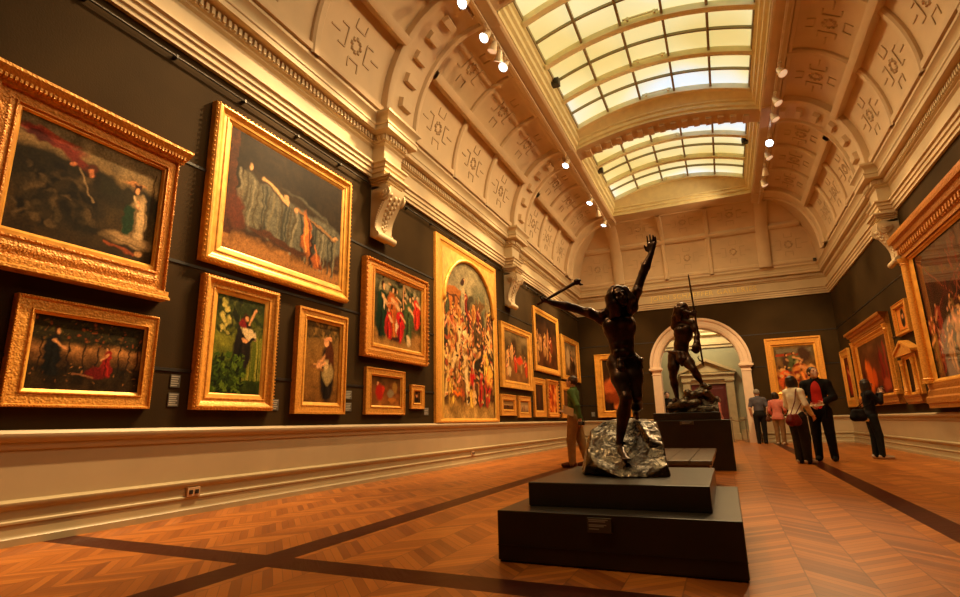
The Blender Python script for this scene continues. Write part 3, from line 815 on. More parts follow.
P.ell(.825, .705, .035, .05, (58, 30, 17), soft=.15).ell(.828, .685, .022, .032, SK, soft=.15, wob=.3).ell(.835, .55, .022, .045, SK, soft=.2).line((.80, .62), (.84, .54), .012, (214, 190, 150)).ell(.80, .17, .22, .06, (158, 134, 100), soft=.3).line((.64, .16), (.95, .13), .008, (112, 92, 64))
P.line((.62, .10), (.86, .05), .012, (140, 70, 38)).ell(.89, .07, .035, .025, (182, 140, 96)).line((.955, .5), (.96, .9), .007, (44, 30, 18)).mottle((70, 90), .3)
t1 = picture('left', 'large gilt framed dark painting of an armoured figure with red cloak, top left', 1.93, 3.55, 2.21, 3.68, c, .11, 'carved', P, 'gold_carved', bd=[(.05, .98, .034, .009), (.74, .80, .026, .007)])
mb = MB()                                              # heavy cornice over the top, plinth moulding under
K = [(0, 3.66), (.11, 3.66), (.12, 3.69), (.15, 3.71), (.19, 3.76), (.20, 3.775), (.20, 3.80), (0, 3.81)]
mb.prism(K, lambda p: W_left(1.93-p[0]*.45, p[1], p[0]), lambda p: W_left(3.55+p[0]*.45, p[1], p[0]))
a = 1.9
while a < 3.58:
    mb.prism([(.11, 3.682), (.165, 3.69), (.165, 3.725), (.11, 3.725)], lambda p: W_left(a, p[1], p[0]), lambda p: W_left(a+.02, p[1], p[0])); a += .036
mb.build('cornice', M['gold'], t1); mb = MB()
mb.prism([(0, 2.14), (.15, 2.14), (.15, 2.165), (.12, 2.18), (.12, 2.23), (0, 2.23)], lambda p: W_left(1.90, p[1], p[0]), lambda p: W_left(3.58, p[1], p[0]))
mb.build('plinth_moulding', M['gold'], t1)
# --- 2: top second, blue cloth draped over a bier
c = (4.23, 6.35, 2.94, 4.50); P = PT(160, c, 12)
P.bg([(0, (136, 96, 52)), (.10, (140, 100, 56)), (.17, (60, 40, 24)), (.5, (30, 22, 13)), (1, (34, 26, 13))]).mottle((10, 10), .3)
P.rect(0, .12, .055, 1, (74, 40, 20)).ell(.56, .44, .62, .24, (86, 88, 82), rot=-5, soft=.06).ell(.17, .46, .14, .25, (92, 92, 82), soft=.08).mottle((26, 40), .35)
for i in range(30):
    x = .08+.03*i; y = .70-.26*x; P.line((x, y), (x+P.r.uniform(-.05, .03), y-.42), P.r.uniform(.006, .016), P.r.choice([(50, 54, 52), (124, 122, 110), (42, 44, 40), (104, 102, 88), (70, 64, 50)]))
P.ell(.07, .33, .09, .15, (86, 40, 20)).ell(.42, .20, .4, .03, (70, 40, 22), rot=-6).ell(.5, .64, .5, .035, (44, 34, 20), rot=-9, soft=.4).ell(.155, .745, .022, .024, (196, 160, 122), soft=.3).line((.27, .70), (.46, .58), .014, (190, 160, 120)).line((.28, .67), (.44, .56), .006, (60, 40, 24)).ell(.46, .62, .03, .03, (190, 156, 120)).line((.56, .58), (.94, .42), .012, (140, 104, 66)).line((.60, .55), (.92, .40), .006, (40, 28, 16)).ell(.93, .44, .03, .016, (176, 136, 98)).ell(.55, .56, .03, .03, (196, 150, 110))
P.ell(.645, .38, .055, .20, (156, 88, 40), soft=.15).ell(.63, .45, .03, .1, (206, 130, 66)).ell(.67, .28, .04, .12, (186, 108, 50)).line((.66, .5), (.69, .2), .010, (84, 40, 20)).line((.625, .42), (.645, .2), .008, (222, 156, 90)).ell(.70, .24, .02, .16, (40, 24, 14)).ell(.76, .16, .06, .06, (150, 80, 38)).ell(.80, .12, .04, .03, (96, 48, 24)).line((.74, .3), (.78, .12), .010, (196, 120, 60))
P.ell(.5, .03, .7, .05, (150, 108, 62)).mottle((80, 100), .28)
picture('left', 'large landscape format gilt frame showing blue cloth draped over a bier, top row', 3.95, 6.53, 2.70, 4.68, c, .10, 'scoop', P, 'gold_plain', bd=[(.05, .88, .06, .013)])
# --- 3: lower left, dark garden
c = (2.50, 3.44, 1.21, 1.83); P = PT(140, c, 13)
P.bg([(0, (46, 34, 18)), (.3, (38, 30, 16)), (.45, (100, 70, 40)), (.58, (160, 116, 70)), (.68, (44, 38, 18)), (1, (34, 30, 14))]).mottle((10, 18), .5)
for x in (.08, .30, .44, .56, .66, .77, .86, .95): P.line((x, .25), (x+.02, .85), .012, (30, 20, 12)).ell(x, .88, .13, .20, (42, 38, 17), soft=.5)
P.dabs(150, [(70, 62, 26), (24, 22, 11), (96, 66, 32), (128, 66, 30), (50, 44, 20)], (.0, .62, 1, 1), .016, 1).dabs(50, [(150, 104, 60), (60, 44, 24), (110, 74, 40)], (0, .1, 1, .5), .02, .4)
P.fig(.18, .18, .70, (18, 20, 22), wd=.26, lean=.02).ell(.58, .25, .16, .09, (96, 20, 20), soft=.2).fig(.66, .2, .46, (126, 26, 24), wd=.28, lean=.01, arm=-1).line((.36, .24), (.56, .18), .012, (140, 94, 66)).mottle((70, 90), .3)
picture('left', 'gilt framed dark garden scene with a seated red robed figure, bottom row far left', 2.34, 3.56, 1.06, 1.97, c, .065, 'shadow', P, 'gold', bd=[(.06, 1.0, .022, .007)])
# --- 4: green garden portrait
c = (4.25, 4.95, 1.25, 2.38); P = PT(110, c, 14)
P.bg([(0, (34, 46, 14)), (.3, (52, 74, 20)), (.5, (112, 118, 40)), (.66, (96, 104, 36)), (.78, (40, 52, 18)), (1, (50, 60, 26))]).mottle((20, 12), .4)
P.dabs(70, [(40, 50, 18), (70, 80, 30), (26, 32, 14), (90, 96, 44)], (0, .62, 1, 1), .05, .5)
for i in range(26): x = P.r.uniform(.6, 1); P.line((x, .15), (x+P.r.uniform(-.03, .03), .6), .010, P.r.choice([(120, 128, 44), (84, 100, 30), (146, 146, 60)]))
P.dabs(24, [(196, 186, 104), (160, 156, 80)], (.10, .60, .26, .95), .022, 1.2)
P.fig(.56, .24, .62, (26, 22, 20), wd=.30, lean=.05).ell(.68, .64, .11, .055, (212, 196, 158), rot=-20, soft=.12).ell(.64, .565, .05, .022, SK).line((.68, .74), (.82, .90), .016, SK).ell(.53, .74, .05, .05, (120, 30, 34)).ell(.72, .555, .09, .02, (30, 24, 22), rot=30)
P.dabs(190, [(56, 84, 22), (28, 44, 12), (84, 112, 34), (40, 62, 16), (18, 28, 8)], (0, 0, .62, .40), .036, .35, soft=.2).mottle((90, 60), .25)
picture('left', 'upright gilt framed painting of a dark figure in a bright green garden', 4.02, 5.15, 1.06, 2.56, c, .09, 'scoop', P, 'gold', bd=[(.06, .88, .04, .012)])
# --- 5: woman with a tray
c = (5.72, 6.43, 1.19, 2.31); P = PT(100, c, 15)
P.bg([(0, (104, 72, 32)), (.5, (136, 100, 48)), (.8, (110, 84, 42)), (1, (70, 54, 28))]).mottle((16, 10), .3)
P.dabs(40, [(62, 50, 26), (130, 100, 50), (80, 62, 30)], (0, .80, 1, 1), .04, .5)
P.fig(.64, .02, .82, (28, 22, 20), wd=.26, arm=-1).ell(.70, .56, .09, .24, (72, 36, 16), soft=.15).ell(.60, .75, .05, .045, SK, soft=.15, wob=.3).ell(.63, .80, .09, .03, (206, 146, 104), soft=.15).ell(.66, .36, .10, .13, (150, 134, 94), soft=.2).ell(.62, .48, .05, .08, (196, 170, 124)).line((.20, .45), (.50, .41), .026, (120, 82, 44)).line((.24, .47), (.46, .44), .012, (190, 140, 84)).line((.58, .50), (.34, .43), .020, SK).mottle((80, 60), .25)
picture('left', 'upright gilt framed painting of a woman carrying a tray on ochre ground', 5.51, 6.55, 1.03, 2.47, c, .085, 'plain', P, 'gold')
# --- 6: crowd in bright robes
c = (7.28, 8.81, 2.19, 3.39); P = PT(140, c, 16)
P.bg([(0, (160, 124, 70)), (.16, (150, 110, 60)), (.3, (70, 60, 32)), (.7, (44, 46, 28)), (.85, (90, 90, 66)), (1, (120, 116, 90))]).mottle((10, 12), .4)
P.dabs(60, [(34, 50, 28), (130, 120, 90), (166, 156, 124), (50, 40, 26), (190, 150, 104)], (.1, .62, 1, 1), .04, 1.6)
for x, b, h, r, l in ((.45, .42, .46, (96, 80, 44), 0), (.62, .40, .48, (60, 60, 40), 0), (.80, .38, .50, (90, 66, 38), 0), (.15, .10, .84, (20, 42, 28), .03), (.36, .12, .80, (166, 88, 38), .0), (.28, .08, .5, (170, 36, 30), 0), (.70, .10, .76, (62, 78, 44), .03), (.90, .36, .56, (190, 46, 28), 0), (.52, .10, .54, (176, 30, 34), .02)): P.fig(x, b, h, r, (230, 184, 136), wd=.30, lean=l)
P.ell(.72, .14, .06, .07, (214, 190, 150)).ell(.46, .30, .03, .09, (232, 214, 186)).ell(.20, .62, .02, .10, (214, 190, 160)).line((.60, .60), (.585, .88), .014, SK).line((.26, .62), (.44, .66), .016, SK).line((.50, .12), (.34, .10), .03, (60, 30, 24)).ell(.30, .10, .05, .02, (190, 40, 34)).mottle((80, 90), .3)
picture('left', 'gadroon edged gilt frame with a crowd in bright robes, beside the first wall console', 6.95, 8.98, 1.94, 3.59, c, .11, 'carved', P, 'gold_carved', bd=[(.10, .95, .075, .028)])
# --- 7: small red
c = (7.27, 8.13, 1.18, 1.65); P = PT(80, c, 17)
P.bg([(0, (146, 96, 44)), (.4, (120, 70, 34)), (1, (84, 60, 30))]).mottle((8, 10), .4)
P.ell(.28, .45, .22, .28, (170, 34, 24)).ell(.4, .55, .1, .14, (196, 54, 30)).ell(.66, .42, .2, .14, (130, 120, 100)).ell(.8, .66, .14, .2, (146, 110, 50)).ell(.22, .74, .05, .07, SK).ell(.7, .2, .25, .08, (176, 112, 44))
picture('left', 'small landscape gilt frame with a vivid red figure, under the crowd painting', 7.09, 8.25, 1.03, 1.78, c, .06, 'shadow', P, 'gold')
# --- 8: tiny portrait
c = (8.59, 8.83, 1.25, 1.46); P = PT(24, c, 18); P.bg([(0, (60, 40, 24)), (1, (96, 66, 34))]).ell(.5, .3, .32, .3, (24, 18, 16)).ell(.5, .66, .16, .2, (196, 136, 92)).ell(.5, .82, .18, .12, (50, 26, 16))
picture('left', 'tiny gilt framed portrait just left of the tall arched altarpiece', 8.47, 8.95, 1.14, 1.57, c, .05, 'shadow', P, 'gold')
# --- 9: huge altarpiece with an arched top
c = (9.69, 12.46, .975, 4.62); P = PT(170, c, 19)
P.bg([(0, (166, 138, 82)), (.06, (156, 124, 70)), (.11, (74, 48, 28)), (.45, (90, 60, 34)), (.62, (110, 86, 54)), (.75, (136, 128, 102)), (1, (126, 122, 100))]).mottle((22, 14), .45)
P.rect(.04, .58, .34, .78, (150, 92, 40)).rect(.08, .61, .30, .73, (80, 46, 22)).rect(.11, .62, .17, .72, (166, 100, 44)).rect(.21, .62, .27, .72, (150, 90, 40)).ell(.72, .70, .14, .16, (96, 98, 80), soft=.4).dabs(30, [(130, 120, 88), (96, 70, 40), (60, 56, 40)], (.3, .6, .95, .78), .022, 2.2)
P.fig(.38, .56, .32, (136, 130, 104), (206, 156, 116), wd=.20).ell(.37, .84, .022, .022, (50, 30, 18)).crowd(24, [(110, 36, 26), (150, 96, 44), (44, 42, 34), (176, 140, 84), (80, 54, 34), (60, 64, 44)], .48, .62, .15)
P.crowd(40, [(140, 40, 28), (40, 34, 28), (166, 126, 74), (196, 160, 104), (150, 86, 40), (54, 50, 40), (110, 70, 36), (70, 54, 34), (36, 32, 26)], .24, .46, .18)
P.crowd(26, [(50, 36, 26), (38, 30, 26), (160, 36, 32), (196, 156, 70), (176, 146, 96), (60, 58, 42), (46, 36, 28), (84, 56, 32), (120, 78, 40)], .06, .22, .24)
P.line((.36, .56), (.44, .10), .022, (222, 200, 152)).line((.32, .48), (.16, .30), .018, (206, 180, 130)).line((.42, .5), (.60, .43), .016, (206, 172, 120)).ell(.34, .52, .05, .04, (226, 204, 158)).line((.12, .36), (.06, .14), .012, (206, 176, 110)).line((.58, .40), (.56, .20), .016, (222, 200, 160)).ell(.24, .15, .06, .028, (236, 116, 32)).ell(.54, .24, .04, .06, (184, 32, 34)).ell(.88, .26, .045, .07, (214, 166, 70)).ell(.64, .30, .04, .10, (40, 36, 28))
P.dabs(240, [(206, 172, 118), (190, 116, 62), (40, 28, 18), (150, 70, 40), (150, 112, 62), (70, 48, 28), (110, 72, 38)], (.03, .10, .97, .60), .010, 2.0, soft=.25).mottle((120, 80), .3)
t9 = picture('left', 'huge tall gilt altarpiece with a crowded scene under an arched top', 9.38, 12.63, .885, 4.81, c, .07, 'thin', P, 'gold')
mb = MB(); n = 24; ca = (c[0]+c[1])/2; hw = (c[1]-c[0])/2-.06; zs, rh = 3.42, 1.14
for s in (-1, 1):                                      # gilded spandrels round the arch
    arc = [(ca+s*hw*math.cos(PI/2*k/n), zs+rh*math.sin(PI/2*k/n)) for k in range(n+1)]
    for k in range(n):
        p, q = arc[k], arc[k+1]
        mb.add([W_left(p[0], p[1], .04), W_left(q[0], q[1], .04), W_left(q[0], c[3], .04), W_left(p[0], c[3], .04)], [(0, 1, 2, 3)])
    e = ca+s*(hw+.06); mb.add([W_left(arc[0][0], zs, .04), W_left(e, zs, .04), W_left(e, c[3], .04), W_left(arc[0][0], c[3], .04)], [(0, 1, 2, 3)])
    mb.add([W_left(arc[0][0], c[2], .04), W_left(e, c[2], .04), W_left(e, zs, .04), W_left(arc[0][0], zs, .04)], [(0, 1, 2, 3)])
mb.build('gilt_spandrel', M['gold_leaf'], t9)
mb = MB().tube([W_left(ca+hw*math.cos(PI*k/40), zs+rh*math.sin(PI*k/40), .045) for k in range(41)], .045, 8); mb.build('arch_moulding', M['gold_plain'], t9, smooth=True)
# --- far cluster
c = (13.19, 15.03, 1.96, 3.29); P = PT(90, c, 20)
P.bg([(0, (120, 84, 48)), (.4, (130, 92, 52)), (.6, (84, 66, 40)), (1, (120, 104, 74))]).mottle((9, 9), .5).ell(.4, .70, .16, .2, (64, 44, 26)).crowd(10, [(176, 60, 34), (150, 120, 80), (190, 150, 100), (80, 54, 34)], .08, .4, .36).ell(.62, .44, .2, .08, (200, 66, 34)).ell(.2, .2, .08, .1, (200, 176, 136))
picture('left', 'gilt framed painting with a red draped table, first right of the altarpiece', 12.86, 15.34, 1.76, 3.48, c, .08, 'plain', P, 'gold_plain')
c = (15.92, 18.18, 2.59, 4.24); P = PT(90, c, 21)
P.bg([(0, (70, 40, 20)), (.4, (84, 50, 24)), (.7, (60, 38, 20)), (1, (44, 30, 18))]).mottle((9, 9), .5).crowd(14, [(110, 50, 26), (150, 110, 66), (60, 34, 20), (140, 76, 36)], .1, .4, .34).ell(.55, .56, .07, .2, (160, 112, 70))
picture('left', 'tall dark gilt framed crowd scene hung highest in the far cluster', 15.67, 18.44, 2.40, 4.43, c, .07, 'thin', P, 'gold')
c = (19.15, 20.85, 2.52, 3.74); P = PT(60, c, 22)
P.bg([(0, (90, 64, 40)), (.5, (150, 124, 90)), (1, (120, 110, 90))]).mottle((8, 8), .5).fig(.55, .1, .7, (70, 48, 34), wd=.4).ell(.3, .55, .2, .3, (206, 186, 150)).ell(.75, .3, .2, .2, (50, 34, 24))
picture('left', 'pale gilt framed painting nearest the far corner, above the green jumper', 18.66, 21.28, 2.34, 3.95, c, .08, 'shadow', P, 'gold_plain')
for i, (a0, a1, z0, z1, bw, lab, st, sd) in enumerate([
    (12.80, 13.88, 1.04, 1.58, .16, 'small gilt framed landscape with a pale cloud, low beside the altarpiece', 'shadow', 23),
    (14.08, 15.08, .99, 1.58, .15, 'small gilt framed pale picture, second along the low row past the altarpiece', 'shadow', 24),
    (15.44, 16.58, 1.01, 2.18, .20, 'narrow upright gilt frame with a dark brown panel in the low far row', 'plain', 25),
    (16.82, 18.02, 1.00, 2.22, .16, 'narrow upright carved frame with an orange red picture behind the green jumper', 'torus', 26),
    (18.43, 20.2, .98, 2.25, .30, 'low gilt frame partly hidden by the man in the green jumper', 'shadow', 27)]):
    c = (a0+bw, a1-bw, z0+bw, z1-bw); P = PT(30, c, sd)
    if i == 0: P.bg([(0, (70, 44, 24)), (.45, (90, 60, 34)), (.5, (170, 140, 100)), (1, (120, 96, 60))]).ell(.5, .35, .4, .12, (40, 26, 16))
    elif i == 1: P.bg([(0, (110, 84, 54)), (.5, (176, 150, 116)), (1, (150, 134, 104))]).ell(.5, .4, .14, .3, (120, 66, 50)).ell(.3, .3, .1, .2, (84, 60, 40))
    elif i == 2: P.bg([(0, (50, 30, 16)), (1, (66, 42, 22))]).ell(.5, .5, .12, .3, (80, 44, 24))
    elif i == 3: P.bg([(0, (150, 50, 20)), (1, (160, 64, 26))]).dabs(40, [(210, 110, 40), (120, 30, 14), (226, 150, 70)], (0, 0, 1, 1), .09, 1.5)
    else: P.bg([(0, (80, 50, 26)), (1, (100, 70, 40))]).fig(.5, .05, .8, (60, 36, 22), wd=.4)
    picture('left', lab, a0, a1, z0, z1, c, .06, st, P, 'gold_carved' if i == 3 else 'gold', bd=[(.2, 1, .11, .04)] if i == 3 else None)
# --- end wall
c = (-4.30, -3.36, 1.24, 3.20); P = PT(44, c, 31)
P.bg([(0, (40, 24, 12)), (.5, (56, 34, 18)), (1, (50, 38, 22))]).mottle((9, 7), .5).ell(.35, .45, .2, .16, (190, 96, 50)).ell(.55, .5, .16, .2, (206, 116, 62)).line((.7, .5), (.45, .08), .05, (214, 126, 70)).line((.3, .5), (.6, .25), .06, (180, 84, 44)).ell(.5, .66, .09, .06, (120, 56, 30)).ell(.65, .25, .3, .12, (130, 60, 28))
picture('back', 'tall gilt framed painting of warm lit figures on the end wall behind the near statue', -4.60, -3.07, .98, 3.44, c, .13, 'shadow', P, 'gold_plain')
c = (1.76, 2.98, 1.72, 3.27); P = PT(56, c, 32)
P.bg([(0, (150, 96, 50)), (.3, (160, 104, 52)), (.55, (110, 80, 46)), (.8, (96, 84, 64)), (1, (110, 90, 60))]).mottle((10, 10), .5)
P.rect(.04, .78, .6, .84, (150, 60, 36)).rect(.05, .86, .95, .95, (110, 104, 90)).ell(.74, .80, .12, .18, (70, 50, 40)).fig(.3, .35, .5, (60, 44, 40), wd=.3).fig(.48, .4, .5, (76, 84, 56), wd=.4).ell(.55, .45, .05, .2, (214, 180, 130)).fig(.2, .05, .5, (190, 84, 40), wd=.4).fig(.62, .1, .6, (176, 110, 56), wd=.5).fig(.85, .1, .5, (180, 120, 70), wd=.4).dabs(30, [(206, 160, 100), (120, 44, 30), (70, 50, 36)], (0, 0, 1, .7), .03, 1.5)
picture('back', 'gilt framed banquet scene on the end wall behind the group of visitors', 1.50, 3.22, 1.42, 3.57, c, .15, 'plain', P, 'gold')
# --- right wall (a runs towards the viewer)
c = (-21.2, -20.5, 1.42, 2.68); P = PT(30, c, 33)
P.bg([(0, (60, 24, 14)), (1, (90, 40, 22))]).fig(.5, .08, .8, (130, 40, 26), wd=.4)
picture('right', 'narrow upright gilt frame nearest the corner on the right wall', -21.5, -20.2, 1.12, 2.95, c, .07, 'plain', P, 'gold')
def columns(t, mp, a, z0, z1, d, r, rt=None):
    mb = MB(); n = 12
    prof_ = [(z0, r*1.35), (z0+.05, r*1.35), (z0+.06, r*1.1), (z0+.09, r*1.25), (z0+.11, r), (z1-.14, r*.88), (z1-.12, r*1.1), (z1-.10, r*.95), (z1-.04, r*1.3), (z1, r*1.4)]
    vs = [mp(a+q*math.cos(2*PI*k/n), z, d+q*math.sin(2*PI*k/n)) for z, q in prof_ for k in range(n)]
    mb.add(vs, [(i*n+k, i*n+(k+1) % n, (i+1)*n+(k+1) % n, (i+1)*n+k) for i in range(len(prof_)-1) for k in range(n)])
    mb.build('column', M['gold'], t, autosm=.6)
def hcorn(t, mp, a0, a1, z0, z1, d0, d1, mat='gold_old', dent=0, name='cornice'):
    mb = MB(); h = z1-z0
    pr = [(0, z0), (d0, z0), (d0, z0+h*.16), (d0+.02, z0+h*.2), (d0+.02, z0+h*.42), (d0+(d1-d0)*.5, z0+h*.5), (d0+(d1-d0)*.6, z0+h*.7), (d1-.01, z0+h*.76), (d1, z0+h*.9), (d1, z1), (0, z1)]
    mb.prism(pr, lambda p: mp(a0-max(p[0]-d0, 0), p[1], p[0]), lambda p: mp(a1+max(p[0]-d0, 0), p[1], p[0]))
    if dent:
        a = a0
        while a < a1:
            mb.prism([(d0, z0+h*.2), (d0+.055, z0+h*.22), (d0+.055, z0+h*.42), (d0, z0+h*.44)], lambda p: mp(a, p[1], p[0]), lambda p: mp(a+dent*.5, p[1], p[0])); a += dent
    mb.build(name, M[mat], t)
c = (-18.95, -15.75, 1.38, 2.80); P = PT(60, c, 34)
P.bg([(0, (60, 24, 14)), (.3, (96, 40, 20)), (.7, (84, 48, 28)), (1, (96, 66, 40))]).mottle((8, 10), .4).ell(.30, .34, .22, .30, (206, 96, 34), rot=20).ell(.22, .56, .1, .14, (214, 112, 44)).ell(.45, .3, .14, .18, (190, 80, 30)).ell(.72, .4, .12, .4, (120, 30, 24)).line((.66, .9), (.74, .1), .03, (70, 20, 18)).line((.84, .9), (.86, .1), .03, (140, 44, 30)).ell(.1, .2, .1, .3, (50, 20, 14)).ell(.78, .16, .2, .1, (150, 66, 40))
t = picture('right', 'broad temple front gilt frame with an orange robed figure, behind the woman in black', -19.35, -15.38, 1.13, 2.97, c, .10, 'scoop', P, 'gold')
hcorn(t, W_right, -19.30, -15.38, 2.97, 3.25, .10, .24)
for a in (-19.2, -15.46): columns(t, W_right, a, 1.32, 2.97, .09, .062)
hcorn(t, W_right, -19.38, -15.35, 1.10, 1.32, .11, .16, name='predella')
c = (-14.66, -13.90, 2.66, 3.15); P = PT(70, c, 35)
P.bg([(0, (206, 130, 60)), (1, (216, 142, 66))]).ell(.5, .5, .30, .42, (60, 56, 44), soft=.08, wob=0).ell(.5, .6, .12, .16, (190, 130, 90)).ell(.5, .3, .2, .16, (40, 30, 26)).ell(.5, .76, .12, .08, (40, 24, 16))
picture('right', 'small gilt frame holding an oval portrait, high beside the huge temple frame', -14.78, -13.78, 2.56, 3.25, c, .09, 'shadow', P, 'gold')
c = (-14.60, -14.04, 1.32, 2.02); P = PT(24, c, 36)
P.bg([(0, (44, 28, 16)), (1, (64, 50, 30))]).fig(.5, .02, .9, (56, 40, 30), wd=.4)
t = picture('right', 'small aedicule gilt frame with pediment, below the oval portrait', -14.82, -13.82, 1.16, 2.10, c, .08, 'thin', P, 'gold')
for a in (-14.72, -13.92): columns(t, W_right, a, 1.26, 2.02, .10, .045)
mb = MB().prism([(-14.92, 2.10), (-13.72, 2.10), (-13.72, 2.16), (-14.32, 2.36), (-14.92, 2.16)], lambda p: W_right(p[0], p[1], 0), lambda p: W_right(p[0], p[1], .15))
mb.prism([(-14.98, 2.14), (-14.98, 2.19), (-14.32, 2.42), (-13.66, 2.19), (-13.66, 2.14), (-14.32, 2.36)], lambda p: W_right(p[0], p[1], 0), lambda p: W_right(p[0], p[1], .18))
mb.build('pediment', M['gold'], t)
hcorn(t, W_right, -14.85, -13.79, 1.07, 1.26, .09, .14, name='predella')
c = (-12.86, -9.35, 1.50, 3.86); P = PT(110, c, 37)
P.bg([(0, (84, 50, 26)), (.2, (64, 36, 20)), (.5, (50, 26, 14)), (.8, (66, 34, 18)), (1, (80, 48, 28))]).mottle((14, 16), .55)
for i in range(34): P.line((P.r.random(), P.r.uniform(.3, .5)), (P.r.random()*.0+P.r.random(), P.r.uniform(.75, .98)), .008, P.r.choice([(90, 30, 20), (36, 20, 12), (120, 60, 34), (70, 24, 16)])) if i % 2 else P.rect(i/34, .35, i/34+.014, .95, P.r.choice([(44, 22, 12), (96, 36, 22), (72, 40, 22)]))
P.crowd(26, [(120, 40, 24), (60, 48, 26), (96, 74, 40), (50, 26, 18), (150, 110, 70), (84, 30, 20)], .02, .32, .34).dabs(50, [(196, 150, 96), (150, 84, 50), (30, 18, 12)], (0, .05, 1, .5), .010, 2)
t = picture('right', 'huge carved temple front gilt frame at the right edge, glazed, predella below', -13.28, -8.95, 1.42, 3.94, c, .10, 'thin', P, 'gold', glazed=True)
hcorn(t, W_right, -13.20, -8.93, 3.94, 4.42, .13, .28, 'gold_old', .13)
hcorn(t, W_right, -13.30, -8.91, .96, 1.42, .15, .11, 'gold_old', name='predella')
for a in (-13.11, -9.10): columns(t, W_right, a, 1.42, 3.94, .12, .085)

# ------------------------------------------------------------------ labels beside pictures, sockets
def card(wall, a, z, w, h, label, lines=3):
    mp = WALL[wall]; q = mp(a, z, 0)
    t = thing('wall_label', (q[0], q[1], z-h/2), label, 'label', 'text labels beside the pictures')
    mb = MB().prism([(0, z-h/2), (.008, z-h/2), (.008, z+h/2), (0, z+h/2)], lambda p: mp(a-w/2, p[1], p[0]), lambda p: mp(a+w/2, p[1], p[0])); mb.build('card', M['card'], t)
    mb = MB()
    for k in range(lines):
        zz = z+h/2-(k+.8)*h/(lines+.6); ww = w*(.42 if k < 1 else (.36+.08*math.sin(k*3)))
        mb.add([mp(a-w*.44, zz-h*.045, .010), mp(a-w*.44+ww*2, zz-h*.045, .010), mp(a-w*.44+ww*2, zz+h*.045, .010), mp(a-w*.44, zz+h*.045, .010)], [(0, 1, 2, 3)])
    mb.build('text_lines', M['cardtext'], t)
card('left', 3.845, 1.35, .11, .13, 'upper text label between the dark garden scene and green garden portrait', 5)
card('left', 3.845, 1.16, .12, .14, 'lower text label between the dark garden scene and green garden portrait', 6)
card('left', 5.24, 1.14, .13, .14, 'text label between the green garden portrait and the woman with tray', 5)
card('left', 6.72, 1.32, .15, .13, 'upper text label between the woman with tray and small red picture', 5)
card('left', 6.72, 1.14, .15, .13, 'lower text label between the woman with tray and small red picture', 5)
card('left', 9.08, 1.10, .17, .14, 'text label between the tiny portrait and the altarpiece', 4)
card('back', -4.80, 1.12, .14, .18, 'pale text label left of the warm lit figures on the end wall', 4)
card('back', -2.95, 1.36, .12, .22, 'pale upright text label on the end wall left of the arch', 4)
def socket(a, z, label):
    t = thing('power_socket', (XL+.04, a, z-.045), label, 'socket', 'power sockets on the left baseboard')
    MB().prism([(.03, z-.045), (.058, z-.045), (.058, z+.045), (.03, z+.045)], lambda p: W_left(a-.075, p[1], p[0]), lambda p: W_left(a+.075, p[1], p[0])).build('plate', M['socket'], t, bevel=.004)
    for s in (-1, 1):
        m = MB(); m.prism([(.058, z-.02), (.064, z-.02), (.064, z+.02), (.058, z+.02)], lambda p: W_left(a+s*.035-.02, p[1], p[0]), lambda p: W_left(a+s*.035+.02, p[1], p[0]))
        m.build('outlet', M['rail'], t)
socket(4.15, .225, 'small cream power socket on the left baseboard below the green garden portrait')
socket(11.05, .225, 'small power socket on the left baseboard below the altarpiece')
